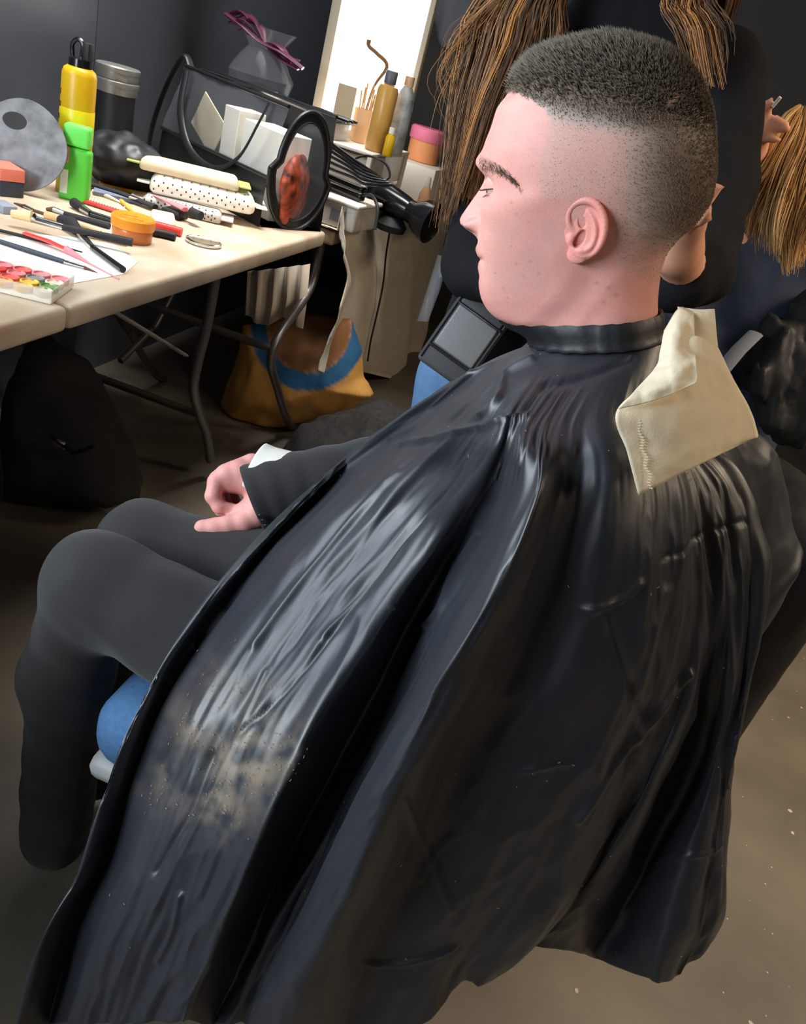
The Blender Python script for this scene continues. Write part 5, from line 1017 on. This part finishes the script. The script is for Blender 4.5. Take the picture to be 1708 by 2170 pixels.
def hair(name, guides, n, rad, cols, jit, seed, parent, I, npt=18, clump=40, wav=.006):
    r = np.random.default_rng(seed); GP = np.stack([resample(spline(np.array(g_), 60), npt) for g_ in guides]); V = []; C = []; Fc = []; off = 0; ring_ = 4
    cu = r.random(clump)*(len(guides)-1); coff = r.normal(0, jit, (clump, 3)); cph = r.random(clump)*6.28; ci = r.integers(0, len(cols), clump); cl_ = .82+.25*r.random(clump)
    Vs, Cs, Fs = [], [], []
    base = []
    for i in range(npt-1):
        for k in range(ring_): base.append((i*ring_+k, i*ring_+(k+1) % ring_, (i+1)*ring_+(k+1) % ring_, (i+1)*ring_+k))
    base = np.array(base); t = np.linspace(0, 1, npt)
    for s in range(n):
        c = r.integers(0, clump); u = np.clip(cu[c]+r.normal(0, .22), 0, len(guides)-1.001); i = int(u); f = u-i
        P = GP[i]*(1-f)+GP[i+1]*f; P = P+(coff[c]+r.normal(0, jit*.35, 3))*(0.3+.7*t[:, None])+wav*np.stack([np.sin(t*9+cph[c]+r.random()*.8), np.cos(t*8+cph[c]), 0*t], 1)*t[:, None]
        L_ = cl_[c]*r.uniform(.9, 1.06); P = np.stack([np.interp(t*min(L_, 1), t, P[:, k]) for k in range(3)], 1)
        T_ = np.gradient(P, axis=0); T_ /= np.maximum(np.linalg.norm(T_, axis=1, keepdims=True), 1e-9); a = np.cross(T_, np.array([0, 1, .1])); a /= np.maximum(np.linalg.norm(a, axis=1, keepdims=True), 1e-9); b = np.cross(T_, a); rr_ = rad*r.uniform(.6, 1.2)*(1-.75*t**3)
        Vs.append(np.stack([P+rr_[:, None]*(a*math.cos(q)+b*math.sin(q)) for q in (0, math.pi/2, math.pi, 3*math.pi/2)], 1).reshape(-1, 3)); Fs.append(base+off); off += npt*ring_
        col = np.array(cols[ci[c] if r.random() < .7 else r.integers(0, len(cols))])*r.uniform(.75, 1.2); Cs.append(np.repeat(col[None], npt*ring_, 0))
    o = mesh(name, np.concatenate(Vs), np.concatenate(Fs).tolist(), 'hair_col', colors=np.concatenate(Cs)); return att(o, parent, I)
gl = lambda pts, y: [Y(a, b, y+c) for a, b, c in pts]
auburn = [srgb(112, 78, 52), srgb(150, 102, 62), srgb(196, 138, 80), srgb(84, 64, 50), srgb(122, 96, 74)]  # reddish browns; the orange strands have the mirror's light put into their colour
left = [gl([(1110, -190, .06), (1045, -20, -.02), (1000, 80, -.05), (970, 200, -.05), (955, 330, -.05), (945, 480, -.05)], 1.36), gl([(1130, -190, .06), (1090, -20, -.04), (1040, 100, -.07), (1005, 230, -.07), (985, 340, -.07), (950, 470, -.06)], 1.36),
    gl([(1150, -190, .06), (1130, -20, -.05), (1090, 90, -.08), (1040, 220, -.08), (1010, 330, -.08), (985, 430, -.07)], 1.36), gl([(1170, -190, .06), (1165, -20, -.04), (1140, 80, -.06), (1090, 200, -.06), (1050, 300, -.06), (1030, 400, -.06)], 1.36), gl([(1180, -190, .06), (1192, -20, -.02), (1185, 60, -.04), (1150, 150, -.04), (1110, 250, -.04), (1090, 340, -.04)], 1.36)]
left = [[np.array([-.07-.045-.008*q, 1.40+.02*q, 1.635-.012*q])]+list(g_[1:]) for q, g_ in enumerate(left)]
hair('hair', left, 950, .0011, auburn, .008, 3, wom, WI, clump=70)
right = [gl([(1390, -190, .06), (1412, -20, 0), (1425, 40, -.03), (1450, 100, -.03), (1470, 170, -.03)], 1.34), gl([(1410, -190, .06), (1460, -20, 0), (1480, 50, -.04), (1490, 110, -.04), (1500, 190, -.04)], 1.34), gl([(1430, -190, .06), (1505, -20, .01), (1530, 50, -.02), (1535, 100, -.02), (1530, 160, -.02)], 1.34)]
right = [[np.array([-.07+.045+.012*q, 1.40+.02*q, 1.635-.015*q])]+list(g_[1:]) for q, g_ in enumerate(right)]
hair('hair', right, 420, .0011, auburn, .006, 5, wom, WI, clump=40)
crown = [[(-.07, 1.44, 1.69), (-.07+.10*math.cos(a), 1.45+.11*math.sin(a), 1.62), (-.07+.115*math.cos(a), 1.46+.115*math.sin(a), 1.48), (-.07+.13*math.cos(a), 1.50+.12*math.sin(a), 1.36)] for a in np.linspace(-.35, math.pi+.35, 9)]
hair('hair', crown, 500, .0028, auburn, .004, 6, wom, WI, npt=10, clump=60)
stray = [gl([(1080, -20, 0), (1010, 60, 0), (965, 130, -.02), (945, 190, -.02), (960, 250, -.02)], 1.3), gl([(1050, -10, 0), (990, 50, 0), (950, 90, -.02), (925, 160, -.02), (955, 200, -.02)], 1.3), gl([(1060, 100, 0), (1000, 250, 0), (960, 380, -.02), (940, 450, -.02), (935, 520, -.02)], 1.3)]
hair('stray_hair', stray, 34, .00045, [srgb(150, 110, 70), srgb(190, 140, 90)], .012, 8, wom, WI, clump=30)
for sx in (-.028, .028):
    e = att(G().lathe([(.012*math.sin(q), .012*math.cos(q)) for q in np.linspace(.001, math.pi-.001, 10)], 14, T=Matrix.Translation((-.07+sx, 1.355, 1.565))).build('eyeball', 'eye_white'), wom, WI)
# pouch on a strap at her hip
mk('pouch_canvas', srgb(74, 74, 78), .6, bump=.3, bscale=500); mk('pouch_panel', srgb(132, 132, 134), .5, bump=.25, bscale=600)
pq = np.array(Y(988, 712, 1.27)); ax_x = np.array(Y(1075, 690, 1.27))-np.array(Y(985, 625, 1.27)); nrm_ = CAMP-pq
t = thing('shoulder_pouch', 'grey and black canvas pouch hanging in front of the woman', 'pouch', mw=frame(pq, ax_x, nrm_)); k_ = 1.27*1.04/1700
G().box((0, 0, 0), (118*k_, 190*k_, .030), .008, 3).build('pouch_body', 'pouch_canvas', t)
G().box((0, -2*k_, .0165), (94*k_, 92*k_, .006), .0028, 3).build('front_panel', 'pouch_panel', t)
G().box((0, 66*k_, .0165), (96*k_, 34*k_, .006), .0025, 3).build('flap', 'pouch_canvas', t)
G().tube([(-52*k_, 47*k_, .019), (52*k_, 47*k_, .019)], .0022, 8).build('zip', 'chrome', t)
for s1 in (-1, 1): G().tube([(s1*54*k_, -86*k_, .014), (s1*54*k_, 86*k_, .014)], .003, 8).build('piping', 'black_matte', t)
G().tube([(-54*k_, -54*k_, .016), (54*k_, -54*k_, .016)], .0028, 8).build('piping', 'black_matte', t)
G().tube([(-50*k_, 85*k_, 0), (-60*k_, 160*k_, -.02), (-40*k_, 260*k_, -.05), (0, 420*k_, -.06)], .010, 8, flat=.25, sub=6).build('strap', 'pouch_canvas', t)
# clear brush holster at her side
o = G().grid(np.array([[Y(930, 540, 1.33), Y(950, 548, 1.30)], [Y(908, 610, 1.33), Y(930, 615, 1.31)], [Y(885, 680, 1.33), Y(905, 682, 1.32)]])).build('clear_sleeve', 'clear_film'); solidify(o, .004, 0); tag(o, 'narrow clear plastic sleeve hanging beside the grey pouch', 'plastic sleeve')
# ------------------------------------------------------------------ blonde person sitting further back
mk('navy_knit', srgb(44, 54, 74), .85, bump=.3, bscale=300); mk('black_leather', srgb(30, 30, 32), .6, spec=.4, bump=.3, bscale=30)
bl = thing('person', 'blonde person in a navy top sitting hunched at the right edge', 'person', (.40, 1.95, 0)); BI = Matrix.Translation((-.40, -1.95, 0))
def bskin(P):
    d = sd_ell(P, (.40, 1.98, 1.24), (.08, .10, .11)); d = smin(d, chain(P, [((.41, 1.99, 1.18), .05), ((.42, 2.0, 1.05), .06), ((.40, 2.0, .6), .09)], .03), .03)
    d = smin(d, chain(P, [((.30, 1.95, 1.02), .04), ((.19, 1.95, 1.10), .034), (tuple(Y(1590, 340, 1.84)), .026), (tuple(Y(1615, 268, 1.80)), .022)], .02), .02)
    for a, b, c in [((1620, 240), (1630, 225), (1634, 214)), ((1622, 255), (1645, 255), (1664, 262)), ((1618, 272), (1645, 272), (1669, 273)), ((1612, 290), (1630, 292), (1649, 296)), ((1615, 240), (1622, 225), (1624, 222))]: d = smin(d, chain(P, [(Y(*a, 1.80), .010), (Y(*b, 1.785), .0085), (Y(*c, 1.78), .007)], .003), .004)
    return d
V_, F_ = nets(bskin, (.08, 1.72, .5), (.56, 2.14, 1.40), .0075); att(mesh('body', V_, F_, 'skin_warm'), bl, BI)
def bnav(P):
    d = chain(P, [((.40, 2.0, 1.02), .12), ((.38, 1.98, .85), .15), ((.40, 2.0, .55), .16)], .06); d = smin(d, chain(P, [((.28, 1.97, 1.0), .08), ((.19, 1.92, .88), .065), ((.30, 1.80, .80), .055)], .03), .04); d = smin(d, chain(P, [((.30, 1.96, 1.0), .06), ((.20, 1.96, 1.06), .046)], .02), .03)
    return d+.006*fbm(P*11, 3, 45)
V_, F_ = nets(bnav, (.05, 1.68, .36), (.62, 2.2, 1.18), .011); att(mesh('navy_top', V_, F_, 'navy_knit'), bl, BI)
def bleg(P):
    d = chain(P, [((.42, 1.92, .52), .13), ((.40, 1.62, .60), .10), ((.43, 1.52, .45), .075), ((.46, 1.55, .08), .06)], .04); d = smin(d, chain(P, [((.56, 1.92, .52), .13), ((.58, 1.60, .58), .10), ((.60, 1.55, .08), .06)], .04), .03); return d+.005*fbm(P*12, 3, 46)
V_, F_ = nets(bleg, (.22, 1.38, .02), (.76, 2.1, .74), .011); att(mesh('trousers', V_, F_, 'black_leather'), bl, BI)
def bjk(P):
    d = chain(P, [(Y(1650, 700, 1.80), .03), (Y(1632, 790, 1.77), .05), (Y(1645, 890, 1.75), .045)], .04); d = smin(d, chain(P, [(Y(1712, 660, 1.84), .050), (Y(1690, 790, 1.80), .058), (Y(1680, 900, 1.78), .045)], .04), .025); return d+.016*fbm(np.c_[P[:, 0]*34+P[:, 2]*8, P[:, 1]*20, P[:, 2]*9], 3, 47)
V_, F_ = nets(bjk, (.22, 1.62, .62), (.66, 1.96, 1.15), .008); att(mesh('leather_jacket', V_, F_, 'black_leather'), bl, BI)
blond = [srgb(216, 172, 112), srgb(232, 192, 132), srgb(192, 144, 88), srgb(244, 212, 158), srgb(170, 126, 80)]
bg = [gl([(1690, 232, .04), (1655, 265, -.02), (1610, 350, -.05), (1580, 420, -.06), (1555, 490, -.06)], 1.88), gl([(1700, 232, .04), (1680, 280, -.03), (1640, 360, -.06), (1600, 440, -.07), (1580, 505, -.07)], 1.88), gl([(1710, 232, .04), (1700, 300, -.04), (1670, 390, -.08), (1650, 480, -.09), (1660, 560, -.09)], 1.88), gl([(1730, 232, .04), (1730, 310, -.04), (1700, 410, -.08), (1680, 490, -.09), (1672, 572, -.09)], 1.88), gl([(1760, 235, .04), (1770, 320, -.04), (1740, 430, -.08), (1710, 500, -.09), (1690, 570, -.09)], 1.88)]
hair('hair', bg, 900, .0013, blond, .009, 13, bl, BI, clump=60)
hair('hair', [[(.40, 1.98, 1.36), (.40+.095*math.cos(a), 1.98+.115*math.sin(a), 1.29), (.40+.105*math.cos(a), 1.99+.12*math.sin(a), 1.14)] for a in np.linspace(0, 2*math.pi, 12)], 500, .003, blond, .004, 14, bl, BI, npt=8, clump=60)
o = G().tube([Vector(Y(1637, 226, 1.778)), Vector(Y(1654, 206, 1.77))], .0032, 8).build('cotton_bud', 'white_paper'); tag(o, 'white cotton stick held between the fingers above the blonde hair', 'cotton bud')
o = G().tube([Vector(Y(1532, 782, 1.66)), Vector(Y(1565, 742, 1.68)), Vector(Y(1602, 706, 1.72))], .016, 8, flat=.3).build('bag_strap', 'coat_grey'); tag(o, 'light grey strap between the paper towel and the blonde person', 'strap')
